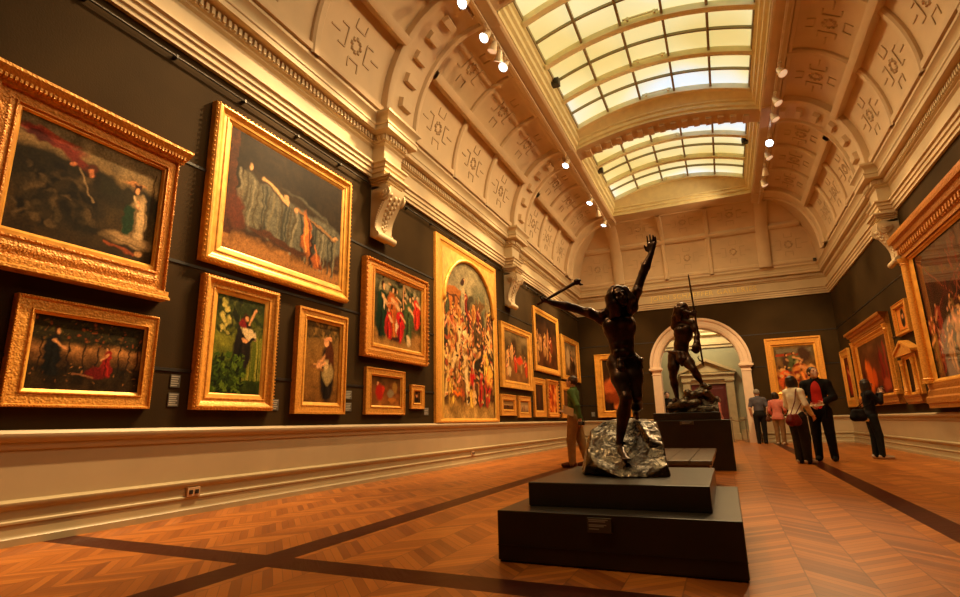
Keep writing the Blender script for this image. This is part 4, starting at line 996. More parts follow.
# ------------------------------------------------------------------ sculpting field (one continuous surface from blended limbs)
class Field:
    def __init__(s, lo, hi, h):
        s.lo = np.array(lo, float); s.h = h; n = np.ceil((np.array(hi)-s.lo)/h).astype(int)+1; s.n = n
        s.v = np.full(n, 9., np.float32); s.ax = [s.lo[i]+h*np.arange(n[i]) for i in range(3)]
    def _reg(s, lo, hi):
        a = np.clip(np.floor((np.array(lo)-s.lo)/s.h).astype(int), 0, s.n); b = np.clip(np.ceil((np.array(hi)-s.lo)/s.h).astype(int)+1, 0, s.n)
        sl = tuple(slice(a[i], b[i]) for i in range(3))
        return sl, np.stack(np.meshgrid(*[s.ax[i][sl[i]] for i in range(3)], indexing='ij'), -1)
    def _put(s, sl, d, k):
        v = s.v[sl]
        if k > 0:
            h = np.maximum(k-np.abs(v-d), 0)/k; s.v[sl] = np.minimum(v, d)-h*h*k*.25
        else: s.v[sl] = np.minimum(v, d)
    def cone(s, a, b, ra, rb, k=.02):
        a, b = np.array(a, float), np.array(b, float); p = max(ra, rb)+k+3*s.h
        sl, P = s._reg(np.minimum(a, b)-p, np.maximum(a, b)+p)
        if P.size == 0: return s
        ab = b-a; t = np.clip(((P-a)@ab)/(ab@ab+1e-12), 0, 1)
        d = np.linalg.norm(P-a-t[..., None]*ab, axis=-1)-(ra+(rb-ra)*t); s._put(sl, d, k); return s
    def chain(s, pts, rs, k=.02):
        for i in range(len(pts)-1): s.cone(pts[i], pts[i+1], rs[i], rs[i+1], k)
        return s
    def _ell(s, c, r, R, pad):
        c, r = np.array(c, float), np.array(r, float); p = max(r)+pad+3*s.h
        sl, P = s._reg(c-p, c+p); q = P-c
        if R is not None: q = q@R
        k0 = np.linalg.norm(q/r, axis=-1); k1 = np.linalg.norm(q/(r*r), axis=-1)+1e-9
        return sl, k0*(k0-1)/k1
    def ell(s, c, r, R=None, k=.02):
        sl, d = s._ell(c, r, R, k)
        if d.size: s._put(sl, d, k)
        return s
    def cut(s, c, r, R=None, k=.01):
        sl, d = s._ell(c, r, R, k); v = s.v[sl]; d = -d
        h = np.maximum(k-np.abs(v-d), 0)/k; s.v[sl] = np.maximum(v, d)+h*h*k*.25; return s
    def planes(s, lo, hi, pl, k=.02, wob=0, seed=0):
        """faceted block: inside of all planes (normal, point)"""
        sl, P = s._reg(np.array(lo)-.1, np.array(hi)+.1); d = None
        if wob:
            r = np.random.RandomState(seed); w = 0
            for f in (9, 17, 31):
                ph = r.rand(3)*6; w = w+wob*9/f*np.sin(P[..., 0]*f+ph[0]+2*np.sin(P[..., 1]*f*.6))*np.sin(P[..., 1]*f+ph[1])*np.cos(P[..., 2]*f*1.2+ph[2])
        for n, p in pl:
            n = np.array(n, float); n /= np.linalg.norm(n); e = (P-np.array(p))@n; d = e if d is None else np.maximum(d, e)
        if wob: d = d+w
        s._put(sl, d, k); return s
    def floor(s, z):
        k = s.ax[2]; s.v[:, :, k < z] = np.maximum(s.v[:, :, k < z], ((z-k[k < z]))[None, None, :]+.001); return s
    def mesh(s, smooth=2):
        v = s.v; nx, ny, nz = v.shape; sg = v < 0
        c = [(i, j, k) for i in (0, 1) for j in (0, 1) for k in (0, 1)]
        cnt = sum(sg[i:nx-1+i, j:ny-1+j, k:nz-1+k].astype(np.int8) for i, j, k in c)
        I = np.argwhere((cnt > 0) & (cnt < 8)); idm = -np.ones((nx-1, ny-1, nz-1), np.int64); idm[tuple(I.T)] = np.arange(len(I))
        val = {q: v[I[:, 0]+q[0], I[:, 1]+q[1], I[:, 2]+q[2]] for q in c}
        acc = np.zeros((len(I), 3)); m = np.zeros(len(I))
        for q in c:
            for ax in range(3):
                if q[ax]: continue
                r = list(q); r[ax] = 1; a, b = val[q], val[tuple(r)]; x = (a < 0) != (b < 0)
                t = np.where(x, a/np.where(x, a-b, 1), 0); p = np.tile(np.array(q, float), (len(I), 1)); p[:, ax] = t
                acc[x] += p[x]; m += x
        V = s.lo+s.h*(I+acc/m[:, None]); F = []
        for ax in range(3):
            a = [slice(1, -1)]*3; a[ax] = slice(0, -1); b = [slice(1, -1)]*3; b[ax] = slice(1, None)
            s0, s1 = sg[tuple(a)], sg[tuple(b)]; E = np.argwhere(s0 != s1); inn = s0[tuple(E.T)]
            off = np.array([1, 1, 1]); off[ax] = 0; E = E+off
            u, w = [(1, 2), (2, 0), (0, 1)][ax]
            def cell(du, dw):
                q = E.copy(); q[:, u] -= du; q[:, w] -= dw; return idm[tuple(q.T)]
            Q = np.stack([cell(1, 1), cell(0, 1), cell(0, 0), cell(1, 0)], 1); Q[~inn] = Q[~inn][:, ::-1]; F.append(Q)
        F = np.concatenate(F); F = F[(F >= 0).all(1)]
        for _ in range(smooth):
            S = np.zeros_like(V); n = np.zeros(len(V))
            for i in range(4):
                np.add.at(S, F[:, i], V[F[:, (i+1) % 4]]); np.add.at(S, F[:, (i+1) % 4], V[F[:, i]]); np.add.at(n, F[:, i], 1); np.add.at(n, F[:, (i+1) % 4], 1)
            V = V*.5+.5*S/np.maximum(n, 1)[:, None]
        return V, F
    def build(s, name, mat, parent, smooth=2, shade=True):
        V, F = s.mesh(smooth); o_ = wloc(parent); V = V-np.array(o_)
        me = bpy.data.meshes.new(name); me.from_pydata(V.tolist(), [], F.tolist()); me.materials.append(mat)
        if shade: me.polygons.foreach_set('use_smooth', [True]*len(me.polygons))
        o = bpy.data.objects.new(name, me); COL.objects.link(o); o.parent = parent; return o

def V3(*a): return np.array(a, float)
def basis(fwd, up=(0, 0, 1)):
    f = np.array(fwd, float); f /= np.linalg.norm(f); r = np.cross(f, up); r /= np.linalg.norm(r); u = np.cross(r, f)
    return np.stack([r, f, u], 1)                      # columns: right, forward, up

def hand(F, wrist, dirn, palm_n, thumb, L, curl=.35, r=None, k=.006):
    """palm with four unequal bent fingers and a side thumb; L = hand length, palm_n = way the palm faces, thumb = side of the thumb"""
    d = np.array(dirn, float); d /= np.linalg.norm(d); n = np.array(palm_n, float); n -= d*(n@d); n /= np.linalg.norm(n)
    t = np.array(thumb, float); t -= d*(t@d)+n*(t@n); t /= np.linalg.norm(t)
    r = r or L*.052; w = np.array(wrist, float); pl = L*.5
    for q in (-.6, -.2, .2, .6): F.cone(w+t*q*L*.09, w+d*pl+t*q*L*.30, r*1.5, r*1.25, k)
    for q, fl in ((.33, .44), (.11, .50), (-.11, .46), (-.33, .35)):
        p = w+d*pl+t*q*L*.62; ang = 0; seg = fl*L/3
        for i in range(3):
            ang += curl*(.7 if i == 0 else 1.0); e = d*math.cos(ang)+n*math.sin(ang)+t*q*.35*(1-i*.2)
            p2 = p+e/np.linalg.norm(e)*seg; F.cone(p, p2, r*(1-.1*i), r*(.92-.1*i), k*.5); p = p2
    p = w+d*L*.12+t*L*.12
    for i, (a, b) in enumerate(((.85, .25), (.35, .45), (.15, .6))):
        e = d*(1-a*.6)+t*a+n*b*.6; p2 = p+e/np.linalg.norm(e)*L*(.18 if i == 0 else .13); F.cone(p, p2, r*1.25-i*r*.15, r*1.1-i*r*.15, k); p = p2
    return F

def head(F, c, B, s, neck=None):
    """c centre, B basis (right, forward, up), s = head height; eyes at half height"""
    g = lambda x, y, z: np.array(c)+B@(np.array((x, y, z))*s)
    F.ell(g(0, -.06, .10), np.array((.33, .40, .38))*s, B, .02*s).ell(g(0, .10, -.20), np.array((.25, .27, .28))*s, B, .06*s)
    F.ell(g(0, .24, -.42), np.array((.12, .10, .08))*s, B, .06*s)
    F.cone(g(0, .36, .04), g(0, .46, -.12), .035*s, .062*s, .04*s)                      # nose
    for q in (-1, 1):
        F.cut(g(q*.14, .40, .02), np.array((.085, .06, .055))*s, B, .03*s); F.ell(g(q*.14, .32, .02), np.array((.06, .06, .05))*s, B, .01*s)
        F.cone(g(q*.06, .36, .09), g(q*.22, .30, .10), .035*s, .03*s, .03*s)             # brow
        F.ell(g(q*.34, -.04, -.03), np.array((.045, .09, .13))*s, B, .02*s)              # ear
        F.ell(g(q*.19, .22, -.14), np.array((.09, .09, .09))*s, B, .06*s)                # cheek
    F.cone(g(-.09, .345, -.25), g(.09, .345, -.25), .032*s, .032*s, .012*s); F.cone(g(-.07, .335, -.31), g(.07, .335, -.31), .034*s, .034*s, .012*s)
    return F

# ------------------------------------------------------------------ plinths and bench
def plinth(name, boxes, label, names):
    x0, x1, y0, y1, z0, z1 = boxes[0]
    t = thing(name, ((x0+x1)/2, (y0+y1)/2, 0), label, 'pedestal')
    for b, n in zip(boxes, names): MB().box(*b).build(n, M['black'], t, bevel=.006)
    return t
p1 = plinth('pedestal', [(-1.42, .015, 3.40, 5.07, .012, .306), (-1.283, -.140, 3.63, 4.99, .306, .458)], 'low two stepped black pedestal under the nearer bronze with raised arm', ['base_block', 'top_block'])
MB().box(-1.41, .005, 3.41, 5.06, 0, .02).build('shadow_gap', M['rail'], p1)
MB().box(-1.423, .018, 3.397, 3.40, .098, .102).build('panel_joint', M['rail'], p1)
pl = thing('plaque', (-.762, 3.393, .207), 'small metal caption plaque on the front of the low stepped pedestal', 'plaque')
MB().box(-.835, -.690, 3.386, 3.40, .207, .290).build('plate', M['plaque'], pl, bevel=.002)
m = MB()
for z, w in ((.279, .115), (.270, .10), (.251, .105), (.243, .09), (.228, .06)): m.add([(-.825, 3.3845, z-.0028), (-.825+w, 3.3845, z-.0028), (-.825+w, 3.3845, z+.0028), (-.825, 3.3845, z+.0028)], [(0, 1, 2, 3)])
m.build('text_lines', M['cardtext'], pl)
p2 = plinth('pedestal', [(-1.30, .045, 10.2, 11.75, .0, .835), (-1.20, -.10, 10.22, 11.6, .835, .965)], 'tall dark pedestal under the farther bronze with a spear', ['base_block', 'top_block'])
pl = thing('plaque', (-.65, 10.18, .76), 'metal caption plaque on the front of the tall dark pedestal', 'plaque')
MB().box(-.76, -.54, 10.165, 10.2, .76, .82).build('plate', M['plaque'], pl, bevel=.004)
MB().add([(-.73, 10.163, .80), (-.57, 10.163, .80), (-.57, 10.163, .807), (-.73, 10.163, .807)], [(0,1,2,3)]).add([(-.73, 10.163, .78), (-.60, 10.163, .78), (-.60, 10.163, .785), (-.73, 10.163, .785)], [(0,1,2,3)]).build('text_lines', M['cardtext'], pl)
bn = thing('bench', (-.62, 7.1, 0), 'low brown wooden bench between the two bronze statues', 'bench')
b = MB()
for k in range(4): b.box(-1.02+.21*k, -1.02+.21*k+.205, 5.92, 8.42, .405, .45)
b.build('seat', M['bench'], bn, bevel=.006)
MB().box(-1.0, -.21, 5.95, 8.39, .33, .405).build('seat_frame', M['bench'], bn, bevel=.004)
for y in (6.35, 7.95): MB().box(-.92, -.45, y-.06, y+.06, 0, .335).build('leg', M['black'], bn, bevel=.005)

# ------------------------------------------------------------------ nearer bronze: figure with raised hand and a crosier club
st = thing('bronze_statue', (-.71, 4.40, .458), 'dark bronze long haired figure, one hand raised high, on a rock on the low pedestal', 'statue')
F = Field((-1.42, 3.95, .55), (-.30, 4.95, 2.42), .0085); k = .03
sL, sR = V3(-.612, 4.40, 1.745), V3(-.845, 4.37, 1.675); nk = V3(-.705, 4.37, 1.70)
eL, wL = V3(-.497, 4.42, 2.02), V3(-.417, 4.42, 2.18); eR, wR = V3(-1.05, 4.30, 1.765), V3(-1.235, 4.22, 1.822)
F.ell((-.715, 4.385, 1.59), (.134, .090, .135), None, .04).ell((-.775, 4.325, 1.60), (.062, .045, .055), None, .025).ell((-.655, 4.325, 1.615), (.062, .045, .055), None, .025)
F.ell((-.71, 4.395, 1.44), (.098, .072, .12), None, .05).ell((-.705, 4.42, 1.315), (.106, .080, .085), None, .05)
for z in (1.50, 1.44, 1.38):
    for q in (-1, 1): F.ell((-.712+q*.028, 4.332, z), (.028, .018, .026), None, .012)
for q in (-1, 1): F.ell((-.705+q*.055, 4.485, 1.27), (.058, .05, .06), None, .03)
F.cone(nk, sL, .05, .046, k).cone(nk, sR, .05, .046, k).ell(sL, (.055, .052, .055), None, k).ell(sR, (.055, .052, .055), None, k)
F.cone(nk, (-.705, 4.33, 1.765), .042, .038, .025)
F.cone(sL, eL, .043, .033, .02).ell(sL*.55+eL*.45+V3(.008, -.012, 0), (.036, .036, .06), basis(eL-sL, (0, 1, 0)), .02).chain([eL, eL*.65+wL*.35, wL], [.033, .036, .022], .015)
F.cone(sR, eR, .043, .033, .02).ell(sR*.55+eR*.45+V3(0, -.01, .012), (.04, .06, .04), None, .02).chain([eR, eR*.65+wR*.35, wR], [.033, .037, .022], .015)
hand(F, wL, (.14, -.02, 1), (-.35, -.9, .1), (-1, .1, 0), .160, .12, .0105)
hand(F, wR, (-1, -.25, .25), (.2, .2, 1.2), (.2, -1, 0), .135, 1.0, .0085)
hL, hR = V3(-.768, 4.40, 1.30), V3(-.642, 4.43, 1.30)
kF, aF, tF = V3(-.688, 4.27, 1.01), V3(-.775, 4.30, .675), V3(-.700, 4.10, .583)
kB, aB, tB = V3(-.628, 4.37, 1.03), V3(-.690, 4.69, .915), V3(-.668, 4.60, .868)
F.chain([hL, hL*.55+kF*.45, kF], [.076, .069, .045], .03).ell(kF+V3(0, -.022, .01), (.033, .03, .042), None, .015)
F.chain([kF, kF*.68+aF*.32+V3(-.006, .018, 0), aF], [.044, .051, .025], .02).chain([aF+V3(0, .025, -.03), aF+V3(.02, -.05, -.045), tF], [.028, .03, .018], .02)
F.chain([hR, hR*.55+kB*.45, kB], [.075, .067, .045], .03).chain([kB, kB*.65+aB*.35+V3(0, 0, -.02), aB], [.043, .048, .024], .02).chain([aB+V3(0, .02, -.02), aB*.5+tB*.5, tB], [.024, .026, .018], .015)
for q in range(5):                                     # toes
    F.cone(tF+V3(-.028+.014*q, .02, 0), tF+V3(-.026+.014*q+.006, -.022, -.004), .0095, .008, .004)
HB = basis((.46, -.84, .16), (-.34, .12, .93)); head(F, (-.690, 4.31, 1.822), HB, .195)
F.build('figure', M['bronze'], st, 1)
F = Field((-.95, 4.15, 1.58), (-.5, 4.6, 2.02), .009)  # long hair
g = lambda x, y, z: V3(-.690, 4.31, 1.822)+HB@(V3(x, y, z)*.195)
F.ell(g(0, -.10, .18), np.array((.40, .44, .38))*.195, HB, .01)
rr = random.Random(3)
for i in range(26):
    a = -2.6+5.2*i/25; x, y = .40*math.sin(a), -.12-.36*math.cos(a)
    ln = .9+.3*rr.random(); base_ = g(x, y, .15); mid = g(x*1.12, y*1.05, -.25); low = mid+V3(-.02+.03*rr.random(), .02, -.10*ln)
    F.chain([base_, mid, low], [.022, .024, .010], .010)
F.chain([g(-.36, .1, .25), g(-.46, .08, -.2), V3(-.838, 4.33, 1.70), V3(-.838, 4.34, 1.625)], [.025, .032, .028, .010], .02)
F.cut(g(.02, .42, -.08), np.array((.31, .36, .47))*.195, HB, .01)
F.build('hair', M['bronze'], st, 1)
F = Field((-.9, 4.2, 1.15), (-.5, 4.6, 1.42), .009)    # knotted cloth round the hips
for i in range(24):
    a, b2 = 2*PI*i/24, 2*PI*(i+1)/24
    F.cone((-.705+.112*math.cos(a), 4.42+.088*math.sin(a), 1.325+.02*math.cos(a)), (-.705+.112*math.cos(b2), 4.42+.088*math.sin(b2), 1.325+.02*math.cos(b2)), .008, .008, .01)
F.chain([(-.72, 4.325, 1.31), (-.715, 4.315, 1.25), (-.72, 4.33, 1.19)], [.026, .032, .014], .02).ell((-.575, 4.39, 1.315), (.026, .03, .024), None, .01).chain([(-.58, 4.40, 1.31), (-.565, 4.41, 1.25)], [.02, .008], .01)
F.build('loincloth', M['bronze'], st, 1)
cl = MB(); A, Bp = V3(-1.335, 4.17, 1.80), V3(-1.015, 4.285, 1.985); ax = (Bp-A)/np.linalg.norm(Bp-A)
cl.tube([A, A+ax*.1, A+ax*.3, Bp], [.010, .012, .014, .017], 10); cl.ball(Bp, (.030, .028, .028)); cl.tube([Bp, Bp+V3(.035, 0, .012)], [.016, .008], 8); cl.tube([Bp+V3(-.01, 0, .02), Bp+V3(.03, .0, -.028), Bp+V3(.05, 0, -.03)], [.012, .011, .005], 8)
cl.build('club', M['bronze'], st, smooth=True)
F = Field((-1.22, 3.9, .44), (-.36, 5.02, .92), .011)
F.planes((-1.05, 3.95, .45), (-.4, 5, .9), [((0, 0, -1), (0, 0, .459)), ((.05, -.05, 1), (-.7, 4.7, .852)), ((.12, -.62, .82), (-.72, 4.19, .595)), ((-.25, -.9, .12), (-.72, 3.99, .5)), ((-.74, .10, .66), (-.97, 4.5, .80)), ((-.95, -.25, .25), (-1.055, 4.45, .66)), ((1, .13, .15), (-.462, 4.4, .6)), ((.75, .1, .6), (-.53, 4.5, .80)), ((0, 1, .1), (0, 4.93, .6)), ((.6, -.8, .25), (-.50, 4.10, .5)), ((-.55, -.75, .45), (-.97, 4.14, .58)), ((-.45, -.72, -.55), (-.88, 4.05, .53))], .01, .011, 5)
F.planes((-.75, 4.3, .45), (-.4, 4.8, .9), [((0, 0, -1), (0, 0, .46)), ((.5, -.3, .8), (-.56, 4.45, .77)), ((1, .14, .1), (-.475, 4.5, .6)), ((-.7, -.6, .3), (-.62, 4.40, .7)), ((0, 1, 0), (0, 4.8, 0)), ((.1, -1, .35), (-.5, 4.28, .6)), ((0, 0, 1), (0, 0, .835))], .01, .009, 8)
F.floor(.459); F.build('rock', M['bronze_rock'], st, 0, True)

# ------------------------------------------------------------------ farther bronze: figure leaning on a spear
s2 = thing('bronze_statue', (-.60, 10.87, .965), 'dark bronze standing figure gripping a long spear on the tall pedestal', 'statue')
F = Field((-1.15, 10.35, 1.05), (-.15, 11.25, 3.15), .012); k = .04
nk, sL, sR = V3(-.565, 10.87, 2.70), V3(-.735, 10.88, 2.60), V3(-.405, 10.83, 2.63)
F.ell((-.585, 10.87, 2.45), (.175, .125, .20), None, .05).ell((-.66, 10.78, 2.50), (.08, .05, .075), None, .03).ell((-.52, 10.77, 2.52), (.08, .05, .075), None, .03)
F.ell((-.645, 10.88, 2.22), (.138, .10, .17), None, .06).ell((-.70, 10.89, 2.04), (.165, .12, .12), None, .06)
for q in (-1, 1): F.ell((-.70+q*.075, 10.98, 1.98), (.085, .07, .085), None, .04)
F.cone(nk, sL, .07, .065, k).cone(nk, sR, .07, .065, k).cone(nk, (-.545, 10.84, 2.80), .058, .05, .03)
eL, wL = V3(-.655, 10.76, 2.93), V3(-.42, 10.70, 2.80); eR, wR = V3(-.335, 10.76, 2.40), V3(-.385, 10.66, 2.20)
F.chain([sL, sL*.5+eL*.5, eL], [.06, .062, .046], .03).chain([eL, eL*.65+wL*.35, wL], [.046, .05, .032], .02)
F.chain([sR, sR*.5+eR*.5, eR], [.06, .06, .046], .03).chain([eR, eR*.65+wR*.35, wR], [.046, .05, .032], .02)
hand(F, wL, (1, -.1, -.35), (0, -.9, 0), (0, 0, 1), .19, .9, .012); hand(F, wR, (-.25, -.3, -1), (-1, 0, 0), (0, -1, 0), .19, .7, .012)
F.ell((-.385, 10.64, 2.12), (.075, .07, .10), None, .02).ell((-.36, 10.66, 2.22), (.06, .05, .05), None, .02)
hL, hR = V3(-.795, 10.88, 2.02), V3(-.615, 10.87, 2.0)
kL, aL, tL = V3(-.845, 10.79, 1.63), V3(-.815, 10.88, 1.25), V3(-.885, 10.68, 1.165)
kR, aR, tR = V3(-.465, 10.69, 1.745), V3(-.355, 10.84, 1.49), V3(-.295, 10.69, 1.425)
F.chain([hL, hL*.5+kL*.5, kL], [.115, .102, .064], .04).chain([kL, kL*.68+aL*.32+V3(0, .025, 0), aL], [.062, .07, .036], .03).chain([aL+V3(0, .03, -.04), aL*.4+tL*.6, tL], [.04, .04, .026], .03)
F.chain([hR, hR*.5+kR*.5, kR], [.112, .10, .064], .04).chain([kR, kR*.66+aR*.34+V3(0, .025, -.01), aR], [.062, .068, .036], .03).chain([aR+V3(0, .03, -.04), aR*.4+tR*.6, tR], [.04, .04, .026], .03)
HB = basis((.55, -.75, -.25)); head(F, (-.545, 10.80, 2.895), HB, .27)
F.build('figure', M['bronze'], s2, 1)
F = Field((-.85, 10.5, 2.5), (-.25, 11.15, 3.12), .013); g = lambda x, y, z: V3(-.545, 10.80, 2.895)+HB@(V3(x, y, z)*.27)
F.ell(g(0, -.10, .18), np.array((.40, .44, .38))*.27, HB, .01)
for i in range(20):
    a = -2.4+4.8*i/19; x, y = .40*math.sin(a), -.12-.36*math.cos(a); F.chain([g(x, y, .15), g(x*1.15, y*1.1, -.4), g(x*1.05, y, -.85)], [.03, .034, .012], .012)
F.cut(g(.0, .45, -.1), np.array((.24, .32, .42))*.27, HB, .01); F.build('hair', M['bronze'], s2, 1)
F = Field((-.95, 10.6, 1.75), (-.4, 11.15, 2.25), .013)
for i in range(24):
    a, b2 = 2*PI*i/24, 2*PI*(i+1)/24
    F.cone((-.70+.17*math.cos(a), 10.89+.13*math.sin(a), 2.07-.04*math.cos(a)), (-.70+.17*math.cos(b2), 10.89+.13*math.sin(b2), 2.07-.04*math.cos(b2)), .03, .03, .015)
F.chain([(-.70, 10.76, 2.06), (-.69, 10.74, 1.95), (-.66, 10.76, 1.84)], [.06, .065, .03], .03).chain([(-.62, 10.76, 2.06), (-.60, 10.74, 1.95), (-.58, 10.76, 1.82)], [.04, .05, .02], .03)
F.build('loincloth', M['bronze'], s2, 1)
sp = MB().tube([(-.373, 10.70, 3.553), (-.37, 10.70, 3.50), (-.32, 10.70, 2.4), (-.296, 10.70, 1.87)], [.008, .016, .018, .016], 8)
sp.tube([(-.296, 10.70, 1.87), (-.293, 10.70, 1.80)], [.03, .006], 8); sp.tube([(-.30, 10.70, 1.88), (-.345, 10.70, 1.90), (-.37, 10.70, 1.96), (-.35, 10.70, 1.99)], [.014, .012, .010, .004], 8)
sp.build('spear', M['bronze'], s2, smooth=True)
F = Field((-1.10, 10.3, .94), (-.12, 11.4, 1.6), .013)
F.planes((-1, 10.4, .95), (-.2, 11.3, 1.2), [((0, 0, -1), (0, 0, .966)), ((.05, -.1, 1), (-.6, 10.8, 1.12)), ((-1, -.1, .3), (-1.0, 10.8, 1.0)), ((1, .1, .3), (-.2, 10.8, 1.0)), ((0, -1, .3), (0, 10.42, 1.0)), ((0, 1, .2), (0, 11.25, 1.0)), ((-.6, -.7, .4), (-.93, 10.52, 1.0))], .02, .014, 4)
F.planes((-.7, 10.5, .95), (-.2, 11.2, 1.5), [((0, 0, -1), (0, 0, .966)), ((-.62, -.1, .8), (-.50, 10.8, 1.36)), ((.75, 0, .6), (-.24, 10.8, 1.34)), ((0, -1, .45), (0, 10.58, 1.2)), ((0, 1, .4), (0, 11.1, 1.2)), ((.1, -.2, 1), (-.36, 10.8, 1.45))], .02, .02, 9)
F.chain([(-.93, 10.50, 1.06), (-.70, 10.45, 1.10), (-.45, 10.50, 1.14)], [.06, .09, .07], .03).chain([(-.70, 10.46, 1.16), (-.52, 10.52, 1.26), (-.38, 10.56, 1.30)], [.06, .08, .06], .03).chain([(-.30, 10.55, 1.30), (-.22, 10.60, 1.18), (-.24, 10.60, 1.04)], [.07, .06, .05], .03)
F.ell((-.60, 10.50, 1.30), (.07, .07, .08), None, .03).ell((-.25, 10.70, 1.41), (.07, .09, .06), None, .03)
F.floor(.966); F.build('rock', M['bronze_rock'], s2, 0)

# ------------------------------------------------------------------ visitors
SKIN = simple('skin', (.68, .38, .23), .5, var=.05, scale=8)
def cloth(name, rgb, rough=.8, var=.15): return simple(name, srgb(*rgb), rough, var=var, scale=9, bump=.7, bscale=13, spec=.2)
def person(label, pos, fwd, h, pose, cl, hairc, hair='short', hpitch=0, hyaw=0, step=None, width=1.0, h_=.0115, baggy=1.0, tucked=False, sleeves=1.0, name='person'):
    """pose: elbow/wrist offsets (right, forward, up) as fractions of height for left/right arm"""
    B = basis((fwd[0], fwd[1], 0)); P0 = V3(pos[0], pos[1], 0)
    g = lambda x, y, z: P0+B@(V3(x, y, z)*h)
    t = thing(name, (pos[0], pos[1], 0), label, 'person')
    W = width
    step = step or ((-.055, .0), (.055, .0))
    legs = []
    for q, (sx, sy) in zip((-1, 1), step):
        legs.append((g(q*.052*W, 0, .515), g(q*.5*.052*W+sx*.5, sy*.55+.012, .285), g(sx, sy-.01, .048), g(sx*1.15, sy+.095, .018)))
    arms = []
    for q, key in ((-1, 'L'), (1, 'R')):
        e, w = pose[key]; arms.append((g(q*.098*W, 0, .803), g(*e), g(*w)))
    r = lambda x: x*h*W
    ext = np.array([p for l in legs for p in l]+[p for a in arms for p in a]+[g(0, 0, 1.03)])
    lo, hi = ext.min(0)-.16, ext.max(0)+.16; lo[2] = -.02; hi[2] = h*1.04
    def torso(F, d):
        F.ell(g(0, .0, .742), V3(.084*W, .058*W, .10)*h+d, B, .04).ell(g(0, .004, .63), V3(.077*W, .056*W, .10)*h+d, B, .05).ell(g(0, -.004, .53), V3(.084*W, .066*W, .08)*h+d, B, .04)
        for a in arms: F.cone(g(0, -.004, .828), a[0], .030*h+d, .036*h+d, .045)
    def sleeve(F, d, frac=1.0):
        for a in arms:
            if frac < 1: F.cone(a[0], a[0]+(a[1]-a[0])*.75, .033*h+d, .031*h+d*1.3, .03)
            else: F.chain([a[0], a[1], a[1]*.12+a[2]*.88], [.033*h+d, .028*h+d, .021*h+d], .02)
    def hem(F, z):                                     # cut the body of a garment off at a level hem
        c2 = np.array(g(0, 0, 0)); X, Y = np.meshgrid(F.ax[0]-c2[0], F.ax[1]-c2[1], indexing='ij')
        near = np.hypot(X, Y)[..., None] < .125*h*W; d = (z*h-F.ax[2])[None, None, :]
        F.v = np.where(near, np.maximum(F.v, d), F.v)
    # body
    F = Field(lo, hi, .009)
    torso(F, -.004); sleeve(F, -.004)
    for a, q in zip(arms, (-1, 1)):
        F.chain([a[0], a[1], a[2]], [.031*h, .026*h, .018*h], .012); d = a[2]-a[1]
        hand(F, a[2], d, B@V3(-q, .15, 0), B@V3(0, 1, .2), .105*h, .4, .0085)
    for l in legs: F.chain([l[0], l[1], l[2]], [.052*h, .035*h, .022*h], .02).chain([l[2]+B@V3(0, -.02*h, -.03*h), l[3]], [.02*h, .018*h], .01)
    cy, sy_ = math.cos(hyaw), math.sin(hyaw); f2 = B@V3(sy_, cy, math.tan(hpitch)); HB = basis(f2); hc = g(0, .014, .928)
    F.cone(g(0, -.006, .83), g(0, .004, .90), .034*h, .031*h, .02); head(F, hc, HB, .138*h)
    F.build('body', SKIN, t, 1)
    hs = .138*h; q3 = lambda x, y, z: hc+HB@(V3(x, y, z)*hs)
    # hair laid as overlapping locks
    rr = random.Random(int(h*1000))
    F = Field(hc-.32, hc+.24, .0085)
    F.ell(q3(0, -.09, .13), V3(.365, .42, .385)*hs, HB, .01)
    nl = 26
    for i in range(nl):
        a = -2.3+4.6*i/(nl-1)+rr.uniform(-.05, .05); x, y = .36*math.sin(a), -.10-.35*math.cos(a); w_ = rr.uniform(.85, 1.15)
        top = q3(x*.25, y*.25-.07, .485); cr_ = q3(x*.74, y*.78-.03, .37); mid = q3(x, y, .14)
        if hair == 'short': F.chain([top, cr_, mid, q3(x*.98, y*.98, -.08*w_)], [.011, .013, .014, .008], .008) if abs(a) < 1.35 else F.chain([top, cr_, q3(x*.97, y+.02, .20)], [.011, .013, .008], .008)
        elif hair == 'bob': F.chain([top, cr_, mid, q3(x*1.12, y*1.08, -.22), q3(x*.95, y*.95, -.46*w_)], [.012, .015, .018, .02, .008], .008)
        else: F.chain([top, cr_, mid, q3(x*1.08, y*1.05, -.30), q3(x*.95, y, -.45)-V3(0, 0, .09*h*w_)], [.012, .015, .018, .02, .008], .008)
    F.cut(q3(0, .46, -.12), V3(.36, .40, .44)*hs, HB, .01)
    if hair == 'short': F.cut(q3(0, .05, -.80), V3(.7, .7, .55)*hs, None, .01)
    F.build('hair', hairc, t, 1)
    for q in (-1, 1): MB().ball(q3(q*.14, .365, .02), (.042*hs,)*3, 8, 6).build('eye', M['sensor'], t, smooth=True)
    # clothes
    F = Field(lo, hi, h_)
    for l in legs: F.chain([l[0], l[1], l[2]+V3(0, 0, -.012*h)], [.059*h*min(baggy, 1.15), .045*h*baggy, .035*h*baggy], .02)
    F.ell(g(0, -.004, .53), V3(.090*W, .072*W, .085)*h, B, .03).ell(g(0, .0, .585), V3(.080*W, .060*W, .06)*h, B, .03); hem_ = None
    F.v = np.where((F.ax[2] > .615*h)[None, None, :], np.maximum(F.v, (F.ax[2]-.615*h)[None, None, :]), F.v)
    F.build('trousers', cl['trousers'], t, 2)
    F = Field(lo, hi, h_)
    torso(F, .012); sleeve(F, .009, sleeves)
    F.cone(g(0, -.008, .838), g(0, -.004, .852), .040*h, .037*h, .015)
    if not tucked and 'jacket' not in cl: F.ell(g(0, -.002, .50), V3(.100*W, .079*W, .11)*h+.012, B, .03)
    hem(F, .60 if tucked else (.53 if 'jacket' in cl else (.53 if 'hem' in cl else .475)))
